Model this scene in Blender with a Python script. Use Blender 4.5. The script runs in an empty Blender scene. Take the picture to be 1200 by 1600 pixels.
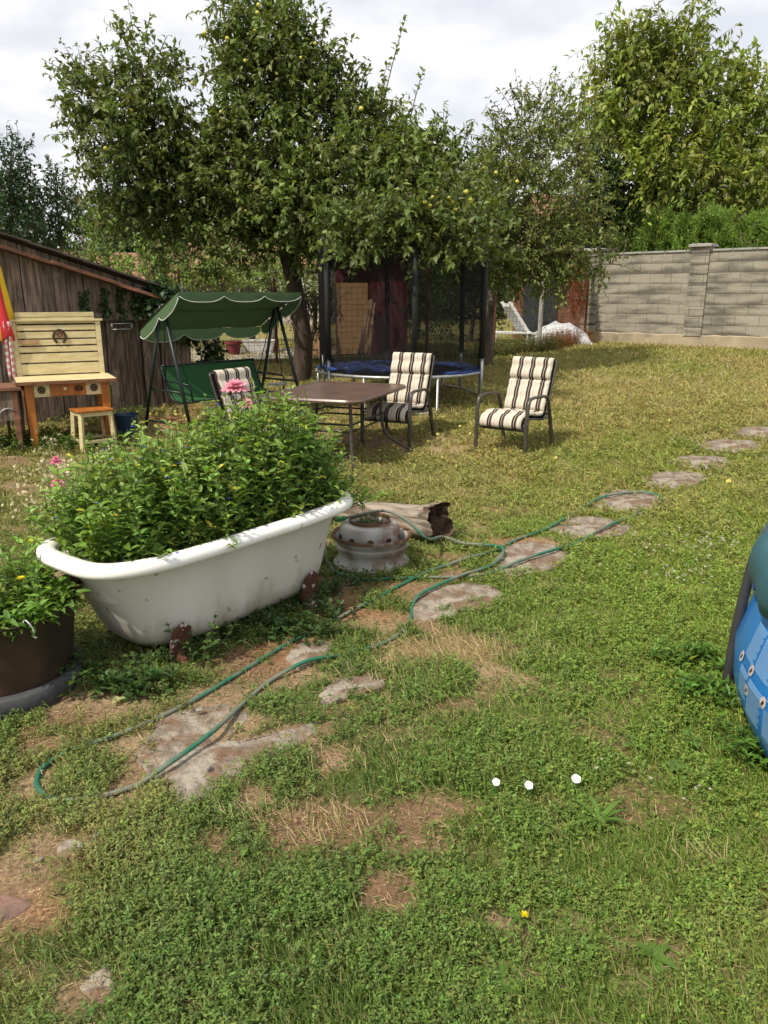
import bpy, math, random
import numpy as np
from mathutils import Vector, Matrix
random.seed(7); rng = np.random.default_rng(11)
PI = math.pi; R = math.radians
scene = bpy.context.scene
COL = scene.collection

# ------------------------------------------------------------------ camera model
CAMH = 1.65; F = 1200.0; PITCH = R(15.7)
def terrain(x, y):
    x = np.asarray(x, float); y = np.asarray(y, float)
    t = np.clip((y - 6.5) / 11.0, 0, 1)
    z = .55 * t * t * (3 - 2 * t)
    near = np.clip(1 - y / 25, 0, 1)
    z = z + near * (.012 * np.sin(x * 2.1 + y * 1.3) + .010 * np.sin(y * 2.9 - x * 1.7 + 1) + .006 * np.sin(x * 5.3 + 2) * np.sin(y * 4.7))
    return z
def tz(x, y): return float(terrain(x, y))
def ray(u, v):
    a = (u - 600) / F; b = -(v - 800) / F
    c, s = math.cos(PITCH), math.sin(PITCH)
    return Vector((a, c + b * s, -s + b * c))
def G(u, v, z=0.0):
    d = ray(u, v); p = Vector((0, 0, CAMH))
    lo, hi = 0.5, 80.0
    for _ in range(50):
        m = (lo + hi) / 2; q = p + d * m
        if q.z > tz(q.x, q.y) + z: lo = m
        else: hi = m
    q = p + d * lo
    return Vector((q.x, q.y, tz(q.x, q.y) + z))
def P(u, v, Y):
    d = ray(u, v); k = Y / d.y
    return Vector((d.x * k, Y, CAMH + d.z * k))
def on(x, y, z=0): return Vector((x, y, tz(x, y) + z))

# ------------------------------------------------------------------ value noise
def vnoise(x, y, seed=0):
    xi = np.floor(x).astype(np.int64); yi = np.floor(y).astype(np.int64)
    fx = x - xi; fy = y - yi; fx = fx * fx * (3 - 2 * fx); fy = fy * fy * (3 - 2 * fy)
    def h(a, b):
        n = (a * 374761393 + b * 668265263 + seed * 974711) & 0x7fffffff
        n = ((n ^ (n >> 13)) * 1274126177) & 0x7fffffff
        n = n ^ (n >> 16)
        return (n & 0xffff) / 65535.0
    return (h(xi, yi) * (1 - fx) + h(xi + 1, yi) * fx) * (1 - fy) + (h(xi, yi + 1) * (1 - fx) + h(xi + 1, yi + 1) * fx) * fy
def fbm(x, y, seed=0, o=4):
    s = 0; a = .5; t = 0
    for i in range(o):
        s = s + a * vnoise(x * 2 ** i, y * 2 ** i, seed + i * 17); t += a; a *= .5
    return s / t

# ------------------------------------------------------------------ object helpers
def tag(o, label=None, cat=None, group=None, kind=None):
    if label: o['label'] = label
    if cat: o['category'] = cat
    if group: o['group'] = group
    if kind: o['kind'] = kind
    return o
def empty(name, loc, rz=0, label=None, cat=None, group=None):
    o = bpy.data.objects.new(name, None); COL.objects.link(o)
    o.empty_display_size = .1
    o.location = loc; o.rotation_euler = (0, 0, rz)
    return tag(o, label, cat, group)
def copy_tree(o, parent=None):
    c = o.copy(); COL.objects.link(c); c.parent = parent
    for ch in list(o.children): copy_tree(ch, c)
    return c
def link(name, me, mats, parent=None, smooth=None, bevel=0):
    o = bpy.data.objects.new(name, me); COL.objects.link(o)
    for m in (mats if isinstance(mats, (list, tuple)) else [mats]): me.materials.append(m)
    if parent: o.parent = parent
    if smooth:
        me.polygons.foreach_set('use_smooth', [True] * len(me.polygons))
        if smooth < 180: me.set_sharp_from_angle(angle=R(smooth))
    if bevel:
        b = o.modifiers.new('bevel', 'BEVEL'); b.width = bevel; b.segments = 2; b.limit_method = 'ANGLE'; b.angle_limit = R(40)
    return o
class MB:
    def __init__(s): s.v = []; s.f = []; s.m = []; s.t = []
    def add(s, vs, fs, M=None, mi=0, t=.5):
        n = len(s.v)
        s.v += [tuple(M @ Vector(p)) if M else tuple(p) for p in vs]
        s.t += [t] * len(vs)
        s.f += [tuple(i + n for i in f) for f in fs]; s.m += [mi] * len(fs)
    def box(s, c, d, M=None, mi=0, t=.5, taper=1):
        x, y, z = d[0] / 2, d[1] / 2, d[2] / 2
        vs = [(c[0] + sx * x * (taper if sz < 0 else 1), c[1] + sy * y * (taper if sz < 0 else 1), c[2] + sz * z) for sz in (-1, 1) for sx, sy in ((-1, -1), (1, -1), (1, 1), (-1, 1))]
        s.add(vs, [(3, 2, 1, 0), (4, 5, 6, 7), (0, 1, 5, 4), (1, 2, 6, 5), (2, 3, 7, 6), (3, 0, 4, 7)], M, mi, t)
    def beam(s, a, b, w, h, mi=0, t=.5, up=(0, 0, 1)):
        a = Vector(a); b = Vector(b); d = b - a; L = d.length
        q = frame(d, Vector(up)); M = Matrix.Translation((a + b) / 2) @ q.to_4x4()
        s.box((0, 0, 0), (w, h, L), M, mi, t)
    def loft(s, rings, cap=True, mi=0, t=.5, closed=True):
        n = len(rings[0]); k = len(s.v)
        vs = [p for r in rings for p in r]; fs = []
        for i in range(len(rings) - 1):
            for j in range(n if closed else n - 1):
                a = i * n + j; b = i * n + (j + 1) % n
                fs.append((a, b, b + n, a + n))
        if cap and closed:
            fs.append(tuple(reversed(range(n)))); fs.append(tuple(range((len(rings) - 1) * n, len(rings) * n)))
        s.add(vs, fs, None, mi, t)
    def tube(s, pts, r, n=8, mi=0, t=.5, flat=1.0, cap=True, wob=0):
        pts = [Vector(p) for p in pts]; N = len(pts)
        rr = r if isinstance(r, (list, tuple)) else [r] * N
        rings = []; ref = None
        for i in range(N):
            d = pts[min(i + 1, N - 1)] - pts[max(i - 1, 0)]
            if d.length < 1e-9: d = Vector((0, 0, 1))
            d.normalize()
            if ref is None: ref = Vector((0, 0, 1)) if abs(d.z) < .9 else Vector((0, 1, 0))
            x = d.cross(ref)
            if x.length < 1e-4: x = d.cross(Vector((1, 0, 0)))
            x.normalize(); y = x.cross(d); ref = y
            rings.append([pts[i] + (x * math.cos(a) * flat + y * math.sin(a)) * rr[i] * (1 + (random.uniform(-wob, wob) if wob else 0)) for a in [2 * PI * k / n for k in range(n)]])
        s.loft(rings, cap, mi, t)
    def lathe(s, prof, n=32, c=(0, 0, 0), mi=0, t=.5, cap=True):
        rings = [[(c[0] + r * math.cos(2 * PI * k / n), c[1] + r * math.sin(2 * PI * k / n), c[2] + z) for k in range(n)] for r, z in prof]
        s.loft(rings, cap, mi, t)
    def build(s, name, mats, parent=None, smooth=None, bevel=0):
        me = bpy.data.meshes.new(name); me.from_pydata(s.v, [], s.f)
        me.polygons.foreach_set('material_index', s.m)
        a = me.attributes.new('tint', 'FLOAT', 'POINT'); a.data.foreach_set('value', s.t)
        me.update()
        return link(name, me, mats, parent, smooth, bevel)
def frame(d, up):
    z = d.normalized(); x = up.cross(z)
    if x.length < 1e-4: x = Vector((1, 0, 0)).cross(z)
    x.normalize(); y = z.cross(x)
    return Matrix((x, y, z)).transposed()
def spline(pts, n=8):
    pts = [Vector(p) for p in pts]; out = []
    for i in range(len(pts) - 1):
        p0 = pts[max(i - 1, 0)]; p1 = pts[i]; p2 = pts[i + 1]; p3 = pts[min(i + 2, len(pts) - 1)]
        for k in range(n):
            t = k / n
            out.append(.5 * ((2 * p1) + (p2 - p0) * t + (2 * p0 - 5 * p1 + 4 * p2 - p3) * t * t + (3 * p1 - p0 - 3 * p2 + p3) * t ** 3))
    out.append(pts[-1]); return out
def npmesh(name, V, faces, mats, parent=None, col=None, smooth=False):
    """faces: list of int arrays (n,k)"""
    me = bpy.data.meshes.new(name)
    V = np.ascontiguousarray(V, dtype=np.float32)
    me.vertices.add(len(V)); me.vertices.foreach_set('co', V.ravel())
    nl = sum(f.size for f in faces); npg = sum(len(f) for f in faces)
    me.loops.add(nl); me.polygons.add(npg)
    me.loops.foreach_set('vertex_index', np.concatenate([f.ravel() for f in faces]).astype(np.int32))
    tot = np.concatenate([np.full(len(f), f.shape[1], np.int32) for f in faces])
    st = np.concatenate([[0], np.cumsum(tot)[:-1]]).astype(np.int32)
    me.polygons.foreach_set('loop_start', st)
    me.update(calc_edges=True)
    if col is not None:
        a = me.attributes.new('Col', 'FLOAT_COLOR', 'POINT')
        c4 = np.ones((len(V), 4), np.float32); c4[:, :3] = col
        a.data.foreach_set('color', c4.ravel())
    if smooth: me.polygons.foreach_set('use_smooth', np.ones(npg, bool))
    return link(name, me, mats, parent)
def unit(a): return a / np.maximum(np.linalg.norm(a, axis=1, keepdims=True), 1e-9)
class LM:
    """collects leaves (numpy) in one mesh"""
    def __init__(s): s.V = []; s.Q = []; s.T = []; s.C = []; s.n = 0
    def leaves(s, p, d, nrm, L, W, col, detail=1, fold=.15, droop=.15):
        n = len(p); d = unit(d); sd = unit(np.cross(d, nrm)); nn = np.cross(sd, d)
        L = np.broadcast_to(np.asarray(L, float), (n,))[:, None]; W = np.broadcast_to(np.asarray(W, float), (n,))[:, None]
        if detail == 0:   # a single blade
            vs = [p - sd * W * .5, p + sd * W * .5, p + d * L * .55 + sd * W * .35 - nn * L * droop * .3, p + d * L * .55 - sd * W * .35 - nn * L * droop * .3, p + d * L - nn * L * droop]
            V = np.stack(vs, 1).reshape(-1, 3); b = (np.arange(n) * 5)[:, None] + s.n
            s.Q.append(b + np.array([[0, 1, 2, 3]])); s.T.append(b + np.array([[3, 2, 4]])); k = 5
        elif detail == 1:
            m = p + d * L * .45; up = nn * W * fold
            vs = [p, m + sd * W * .5 + up, p + d * L - nn * L * droop, m - sd * W * .5 + up, m - nn * L * droop * .1]
            V = np.stack(vs, 1).reshape(-1, 3); b = (np.arange(n) * 5)[:, None] + s.n
            s.Q += [b + np.array([[0, 1, 2, 4]]), b + np.array([[0, 4, 2, 3]])]; k = 5
        else:
            a = p + d * L * .28; c = p + d * L * .66 - nn * L * droop * .35; up = nn * W * fold
            vs = [p, a + sd * W * .45 + up, c + sd * W * .4 + up, p + d * L - nn * L * droop, c - sd * W * .4 + up, a - sd * W * .45 + up, a, c]
            V = np.stack(vs, 1).reshape(-1, 3); b = (np.arange(n) * 8)[:, None] + s.n
            s.T += [b + np.array([[0, 1, 6]]), b + np.array([[2, 3, 7]]), b + np.array([[0, 6, 5]]), b + np.array([[7, 3, 4]])]
            s.Q += [b + np.array([[1, 2, 7, 6]]), b + np.array([[6, 7, 4, 5]])]; k = 8
        s.V.append(V); s.n += n * k
        s.C.append(np.repeat(np.broadcast_to(col, (n, 3)), k, 0))
    def tubes(s, pts, r0, r1, col):
        """pts (n,m,3) three-sided tubes"""
        n, m, _ = pts.shape
        d = unit((pts[:, -1] - pts[:, 0])); ref = np.where(np.abs(d[:, 2:3]) > .9, [[1., 0, 0]], [[0, 0, 1.]])
        x = unit(np.cross(d, ref)); y = np.cross(d, x)
        V = np.zeros((n, m, 3, 3))
        r0 = np.broadcast_to(np.asarray(r0, float), (n,)); r1 = np.broadcast_to(np.asarray(r1, float), (n,))
        for j in range(m):
            rr = (r0 + (r1 - r0) * j / (m - 1))[:, None]
            for k in range(3):
                a = 2 * PI * k / 3
                V[:, j, k] = pts[:, j] + (x * math.cos(a) + y * math.sin(a)) * rr
        b = (np.arange(n) * m * 3)[:, None] + s.n
        for j in range(m - 1):
            for k in range(3):
                s.Q.append(b + np.array([[j * 3 + k, j * 3 + (k + 1) % 3, j * 3 + 3 + (k + 1) % 3, j * 3 + 3 + k]]))
        s.V.append(V.reshape(-1, 3)); s.n += n * m * 3
        s.C.append(np.repeat(np.broadcast_to(col, (n, 3)), m * 3, 0))
    def build(s, name, mat, parent=None, origin=None):
        V = np.concatenate(s.V)
        if origin is not None: V = V - np.array(origin)[None]
        fs = []
        if s.Q: fs.append(np.concatenate(s.Q))
        if s.T: fs.append(np.concatenate(s.T))
        return npmesh(name, V, fs, mat, parent, np.concatenate(s.C))

# ------------------------------------------------------------------ materials
def newmat(name):
    m = bpy.data.materials.new(name); m.use_nodes = True
    nt = m.node_tree; nt.nodes.clear()
    out = nt.nodes.new('ShaderNodeOutputMaterial')
    return m, nt, out
def N(nt, t, **k):
    n = nt.nodes.new('ShaderNode' + t)
    for a, b in k.items(): setattr(n, a, b)
    return n
def pbr(nt, out, rough=.7, metal=0, spec=.4):
    b = N(nt, 'BsdfPrincipled'); b.inputs['Roughness'].default_value = rough; b.inputs['Metallic'].default_value = metal
    b.inputs['Specular IOR Level'].default_value = spec
    nt.links.new(b.outputs[0], out.inputs[0]); return b
def surf(name, c1, c2=None, scale=8, stretch=(1, 1, 1), rough=.7, metal=0, bump=.2, bscale=40, spec=.4, c3=None, scale3=3, thr3=(.55, .7), tint=0, detail=6, contrast=(.35, .65), bdist=.01):
    m, nt, out = newmat(name); b = pbr(nt, out, rough, metal, spec); L = nt.links.new
    tc = N(nt, 'TexCoord'); mp = N(nt, 'Mapping'); mp.inputs['Scale'].default_value = stretch
    L(tc.outputs['Object'], mp.inputs[0])
    c2 = c2 or tuple(x * .8 for x in c1)
    n1 = N(nt, 'TexNoise'); n1.inputs['Scale'].default_value = scale; n1.inputs['Detail'].default_value = detail
    L(mp.outputs[0], n1.inputs['Vector'])
    mr = N(nt, 'MapRange'); mr.inputs['From Min'].default_value = contrast[0]; mr.inputs['From Max'].default_value = contrast[1]
    L(n1.outputs['Fac'], mr.inputs['Value'])
    mx = N(nt, 'Mix', data_type='RGBA'); mx.inputs['A'].default_value = (*c1, 1); mx.inputs['B'].default_value = (*c2, 1)
    L(mr.outputs[0], mx.inputs['Factor']); cur = mx.outputs['Result']
    if c3:
        n3 = N(nt, 'TexNoise'); n3.inputs['Scale'].default_value = scale3; n3.inputs['Detail'].default_value = 8; n3.inputs['Roughness'].default_value = .65
        L(tc.outputs['Object'], n3.inputs['Vector'])
        m3 = N(nt, 'MapRange'); m3.inputs['From Min'].default_value = thr3[0]; m3.inputs['From Max'].default_value = thr3[1]
        L(n3.outputs['Fac'], m3.inputs['Value'])
        x3 = N(nt, 'Mix', data_type='RGBA'); L(m3.outputs[0], x3.inputs['Factor']); L(cur, x3.inputs['A']); x3.inputs['B'].default_value = (*c3, 1)
        cur = x3.outputs['Result']
    if tint:
        at = N(nt, 'Attribute', attribute_name='tint')
        mt = N(nt, 'MapRange'); mt.inputs['To Min'].default_value = 1 - tint; mt.inputs['To Max'].default_value = 1 + tint
        L(at.outputs['Fac'], mt.inputs['Value'])
        xt = N(nt, 'Mix', data_type='RGBA', blend_type='MULTIPLY'); xt.inputs['Factor'].default_value = 1
        L(cur, xt.inputs['A']); L(mt.outputs[0], xt.inputs['B']); cur = xt.outputs['Result']
    L(cur, b.inputs['Base Color'])
    if bump:
        n2 = N(nt, 'TexNoise'); n2.inputs['Scale'].default_value = bscale; n2.inputs['Detail'].default_value = 5
        L(mp.outputs[0], n2.inputs['Vector'])
        bp = N(nt, 'Bump'); bp.inputs['Strength'].default_value = bump; bp.inputs['Distance'].default_value = bdist
        L(n2.outputs['Fac'], bp.inputs['Height']); L(bp.outputs[0], b.inputs['Normal'])
    return m
def leafmat(name, rough=.5, trans=.3, spec=.35, tr=(1.25, 1.3, .6)):
    m, nt, out = newmat(name); L = nt.links.new
    b = N(nt, 'BsdfPrincipled'); b.inputs['Roughness'].default_value = rough; b.inputs['Specular IOR Level'].default_value = spec
    at = N(nt, 'Attribute', attribute_name='Col'); L(at.outputs['Color'], b.inputs['Base Color'])
    t = N(nt, 'BsdfTranslucent'); x = N(nt, 'Mix', data_type='RGBA', blend_type='MULTIPLY'); x.inputs['Factor'].default_value = 1
    L(at.outputs['Color'], x.inputs['A']); x.inputs['B'].default_value = (*tr, 1); L(x.outputs['Result'], t.inputs['Color'])
    ms = N(nt, 'MixShader'); ms.inputs[0].default_value = trans
    L(b.outputs[0], ms.inputs[1]); L(t.outputs[0], ms.inputs[2]); L(ms.outputs[0], out.inputs[0])
    return m
M = {}
M['leaf'] = leafmat('leaf', .45, .32, .33)
M['grass'] = leafmat('grass_blade', .6, .25, .25)
M['petal'] = leafmat('petal', .7, .3, .2, (1, 1, 1))
M['bark'] = surf('bark', (.09, .065, .045), (.035, .026, .02), 14, (1, 1, .25), .95, bump=.8, bscale=30)
M['barkpale'] = surf('bark_pale', (.17, .14, .11), (.08, .065, .05), 14, (1, 1, .25), .95, bump=.6, bscale=30)
M['oldwood'] = surf('weathered_plank', (.225, .165, .12), (.075, .053, .04), 9, (3, 3, .35), .9, bump=.6, bscale=26, tint=.55, c3=(.30, .24, .19), scale3=2.5, thr3=(.55, .8))
M['oldbeam'] = surf('weathered_beam', (.24, .105, .055), (.11, .055, .033), 8, (.5, 2, 2), .85, bump=.5, tint=.5)
M['roofsheet'] = surf('old_roof_board', (.12, .095, .08), (.05, .04, .035), 6, (1, 3, 1), .95, bump=.5, tint=.3)
M['cream'] = surf('cream_paint', (.62, .53, .30), (.50, .41, .21), 6, (1, 1, 4), .6, bump=.12, c3=(.35, .22, .09), scale3=7, thr3=(.68, .8), tint=.12)
M['orangewood'] = surf('orange_varnished_wood', (.42, .15, .03), (.28, .09, .018), 5, (3, 3, .6), .45, bump=.15)
M['edgewood'] = surf('worn_wood_edge', (.22, .10, .045), (.12, .055, .03), 12, (1, 3, 3), .7)
M['darkiron'] = surf('rusty_iron', (.07, .035, .022), (.03, .018, .014), 30, rough=.8, metal=.3)
M['enamel'] = surf('white_enamel', (.64, .62, .58), (.55, .53, .48), 3.2, (1, 1, .35), rough=.4, bump=.03, bscale=20, c3=(.24, .17, .13), scale3=13, thr3=(.645, .66), spec=.5)
M['rimenamel'] = surf('chipped_enamel', (.86, .85, .82), (.80, .79, .76), 4, rough=.35, bump=.08, c3=(.22, .16, .11), scale3=15, thr3=(.625, .65))
M['rust'] = surf('rusty_foot', (.11, .042, .025), (.06, .024, .016), 14, rough=.75, bump=.3, c3=(.6, .56, .5), scale3=14, thr3=(.58, .62))
M['soil'] = surf('soil', (.05, .032, .02), (.025, .016, .011), 25, rough=1, bump=.8)
M['potbrown'] = surf('dark_pot', (.045, .028, .018), (.02, .016, .012), 3, rough=.5, bump=.1, c3=(.075, .04, .022), scale3=2, thr3=(.5, .7))
M['tray'] = surf('grey_rubber', (.075, .078, .082), (.045, .046, .05), 9, rough=.7, bump=.3)
M['steelrim'] = surf('dirty_white_steel', (.46, .45, .42), (.27, .25, .22), 5, (1, 1, .5), .5, metal=.15, bump=.2, c3=(.17, .075, .04), scale3=5, thr3=(.52, .66))
M['rustrim'] = surf('rusty_steel', (.17, .09, .05), (.10, .05, .03), 10, rough=.7, metal=.2, bump=.3, c3=(.45, .42, .36), scale3=5, thr3=(.55, .7))
M['log'] = surf('bare_log', (.31, .26, .21), (.10, .075, .055), 11, (.22, 2.6, 2.6), .9, bump=1.0, bscale=14, contrast=(.42, .60), c3=(.27, .19, .13), scale3=5, thr3=(.6, .75))
M['logend'] = surf('rotten_log_end', (.12, .07, .045), (.035, .022, .015), 14, rough=1, bump=1, bscale=20)
M['stone'] = surf('stepping_stone', (.31, .27, .22), (.185, .15, .115), 12, rough=.95, bump=1.0, bscale=22, c3=(.17, .105, .065), scale3=9, thr3=(.47, .60), bdist=.035, contrast=(.42, .58))
M['redstone'] = surf('reddish_stone', (.22, .13, .10), (.14, .09, .07), 9, rough=.9, bump=.5)
M['tabletop'] = surf('brown_table_top', (.135, .085, .065), (.095, .06, .047), 5, rough=.32, bump=.1, c3=(.2, .14, .11), scale3=9, thr3=(.6, .8))
M['chairframe'] = surf('brown_grey_frame', (.085, .075, .065), (.055, .048, .042), 20, rough=.4, metal=.3, bump=.05)
M['darkframe'] = surf('dark_frame', (.02, .022, .022), (.012, .012, .012), 20, rough=.45, bump=.05)
M['greenframe'] = surf('dark_green_frame', (.015, .03, .026), (.01, .018, .016), 20, rough=.4, bump=.05)
M['sling'] = surf('dark_sling', (.03, .028, .026), None, 30, rough=.9)
M['galv'] = surf('galvanised_steel', (.42, .43, .44), (.3, .31, .32), 14, rough=.4, metal=.6, bump=.05)
M['blackpad'] = surf('black_sleeve', (.012, .013, .014), (.02, .02, .02), 10, rough=.8)
M['mat'] = surf('jumping_mat', (.012, .012, .013), (.02, .02, .02), 10, rough=.8)
M['bluepad'] = surf('blue_pad', (.025, .07, .27), (.018, .045, .17), 6, rough=.35, bump=.5, bscale=8)
M['block'] = None
M['render'] = surf('rendered_plinth', (.40, .33, .23), (.29, .24, .17), 3, rough=.95, bump=.4, bscale=30, c3=(.2, .16, .11), scale3=2, thr3=(.55, .75))
M['cap'] = surf('concrete_cap', (.36, .35, .33), (.26, .25, .23), 5, rough=.9, bump=.4, c3=(.15, .14, .12), scale3=3, thr3=(.55, .75))
M['redpaint'] = surf('red_paint', (.20, .025, .03), (.13, .018, .02), 5, (4, 4, .5), .5, bump=.2)
M['osb'] = surf('orange_board', (.78, .48, .23), (.66, .38, .17), 6, (2, 2, 1), .7, bump=.2)
M['plank'] = surf('new_plank', (.48, .30, .17), (.34, .2, .1), 8, (3, 3, .5), .7, tint=.3)
M['whiteplastic'] = surf('white_plastic', (.75, .75, .74), (.68, .68, .67), 5, rough=.4, bump=.05)
M['tarp'] = surf('white_tarp', (.60, .61, .63), (.48, .49, .52), 4, rough=.6, bump=.6, bscale=7)
M['conc'] = surf('pale_concrete', (.36, .32, .27), (.26, .235, .2), 4, rough=.95, bump=.3)
M['postwhite'] = surf('whitewashed_post', (.45, .43, .4), (.25, .23, .2), 9, (1, 1, .4), .9, bump=.4)
M['postrust'] = surf('rusty_post', (.17, .055, .03), (.1, .035, .02), 12, rough=.8, bump=.2)
M['wire'] = surf('fence_wire', (.13, .10, .085), (.07, .05, .04), 5, rough=.7, metal=.3, bump=0)
M['tile'] = surf('roof_tile', (.28, .14, .085), (.2, .1, .06), 4, (1, 1, 1), .9, bump=.4)
M['plaster'] = surf('house_plaster', (.48, .44, .38), (.4, .36, .3), 2, rough=.95)
M['greyroof'] = surf('grey_roof', (.17, .175, .19), (.12, .12, .13), 2, rough=.8)
M['glass'] = surf('dark_window', (.03, .035, .04), None, 2, rough=.15, bump=0, spec=.8)
M['apple'] = surf('yellow_apple', (.58, .46, .06), (.50, .52, .10), 25, rough=.35, bump=0, c3=(.45, .12, .03), scale3=22, thr3=(.6, .75))
M['appleold'] = surf('fallen_apple', (.60, .52, .12), (.45, .42, .12), 25, rough=.45, bump=0, c3=(.2, .09, .03), scale3=28, thr3=(.62, .72))
M['poolblue'] = surf('pool_vinyl', (.014, .17, .50), (.012, .145, .44), 3, rough=.28, bump=.12, bscale=5, spec=.5)
M['cover'] = surf('teal_cover', (.04, .12, .15), (.03, .095, .12), 4, rough=.5, bump=.35, bscale=6)
M['poolleg'] = surf('grey_pool_leg', (.06, .06, .068), (.05, .05, .055), 8, rough=.35, metal=.2, bump=0)
M['royal'] = surf('blue_plastic', (.03, .06, .33), None, 8, rough=.35, bump=0)
def dirty(m, zmax):
    nt = m.node_tree; L = nt.links.new; b = next(n for n in nt.nodes if n.type == 'BSDF_PRINCIPLED'); src = b.inputs['Base Color'].links[0].from_socket
    tc = N(nt, 'TexCoord'); sx = N(nt, 'SeparateXYZ'); L(tc.outputs['Object'], sx.inputs[0]); mp = N(nt, 'Mapping'); mp.inputs['Scale'].default_value = (1, 1, .25); L(tc.outputs['Object'], mp.inputs[0])
    n = N(nt, 'TexNoise'); n.inputs['Scale'].default_value = 14; n.inputs['Detail'].default_value = 8; L(mp.outputs[0], n.inputs['Vector'])
    z = N(nt, 'MapRange'); z.inputs['From Min'].default_value = zmax; z.inputs['From Max'].default_value = 0; z.inputs['To Min'].default_value = -.15; z.inputs['To Max'].default_value = .45; z.clamp = False; L(sx.outputs[2], z.inputs['Value'])
    a = N(nt, 'Math', operation='ADD'); L(n.outputs['Fac'], a.inputs[0]); L(z.outputs[0], a.inputs[1])
    r = N(nt, 'MapRange'); r.inputs['From Min'].default_value = .5; r.inputs['From Max'].default_value = .95; r.inputs['To Max'].default_value = .85; L(a.outputs[0], r.inputs['Value'])
    x = N(nt, 'Mix', data_type='RGBA'); L(r.outputs[0], x.inputs['Factor']); L(src, x.inputs['A']); x.inputs['B'].default_value = (.30, .24, .17, 1); L(x.outputs['Result'], b.inputs['Base Color'])
dirty(M['enamel'], .30)
M['white'] = surf('white_print', (.60, .50, .46), None, 8, rough=.5, bump=0)
M['lightblue'] = surf('pale_blue_print', (.22, .42, .68), (.2, .38, .62), 8, rough=.4, bump=0)
M['greenplastic'] = surf('green_plastic', (.03, .22, .06), None, 6, rough=.4, bump=0)
M['bluebucket'] = surf('dark_blue_bucket', (.02, .045, .10), None, 6, rough=.45, bump=0)
M['towel'] = surf('pink_cloth', (.70, .30, .40), (.60, .24, .33), 9, rough=.95, bump=.4)
M['yellowfab'] = surf('yellow_fabric', (.78, .50, .02), (.7, .44, .02), 5, rough=.8)
M['redfab'] = surf('red_fabric', (.55, .03, .035), (.45, .025, .03), 5, rough=.8)
M['rubble'] = surf('small_stone', (.34, .31, .27), (.22, .2, .17), 14, rough=.9, bump=.4)
M['pole'] = surf('grey_wood_pole', (.2, .17, .14), (.11, .095, .08), 9, (1, 1, .3), .9)

def mat_hose():
    m = surf('green_hose', (.015, .12, .075), (.02, .15, .09), 3, rough=.5, bump=0, c3=(.16, .17, .13), scale3=1.4, thr3=(.46, .56))
    return m
M['hose'] = mat_hose()
def mat_stripes():
    m, nt, out = newmat('striped_cushion'); b = pbr(nt, out, .95, 0, .1); L = nt.links.new
    tc = N(nt, 'TexCoord'); sx = N(nt, 'SeparateXYZ'); L(tc.outputs['Object'], sx.inputs[0])
    a = N(nt, 'Math', operation='MULTIPLY_ADD'); a.inputs[1].default_value = 1 / .148; a.inputs[2].default_value = 10.12; L(sx.outputs[0], a.inputs[0])
    f = N(nt, 'Math', operation='FRACT'); L(a.outputs[0], f.inputs[0])
    cr = N(nt, 'ValToRGB'); cr.color_ramp.interpolation = 'CONSTANT'
    cream = (.58, .52, .43, 1); dk = (.045, .032, .028, 1); gy = (.36, .31, .27, 1)
    st = [(0, cream), (.09, dk), (.28, cream), (.31, dk), (.48, cream), (.50, gy), (.52, cream), (.70, gy), (.745, cream), (.90, gy), (.92, cream)]
    e = cr.color_ramp.elements
    e[0].position = 0; e[0].color = cream; e[1].position = .12; e[1].color = dk
    for p, c in st[2:]:
        x = e.new(p); x.color = c
    L(f.outputs[0], cr.inputs[0])
    n = N(nt, 'TexNoise'); n.inputs['Scale'].default_value = 40; L(tc.outputs['Object'], n.inputs['Vector'])
    mr = N(nt, 'MapRange'); mr.inputs['To Min'].default_value = .75; mr.inputs['To Max'].default_value = 1.2; L(n.outputs['Fac'], mr.inputs['Value'])
    x = N(nt, 'Mix', data_type='RGBA', blend_type='MULTIPLY'); x.inputs['Factor'].default_value = 1
    L(cr.outputs[0], x.inputs['A']); L(mr.outputs[0], x.inputs['B']); L(x.outputs['Result'], b.inputs['Base Color'])
    bp = N(nt, 'Bump'); bp.inputs['Strength'].default_value = .3; bp.inputs['Distance'].default_value = .01; L(n.outputs['Fac'], bp.inputs['Height']); L(bp.outputs[0], b.inputs['Normal'])
    return m
M['stripes'] = mat_stripes()
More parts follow.
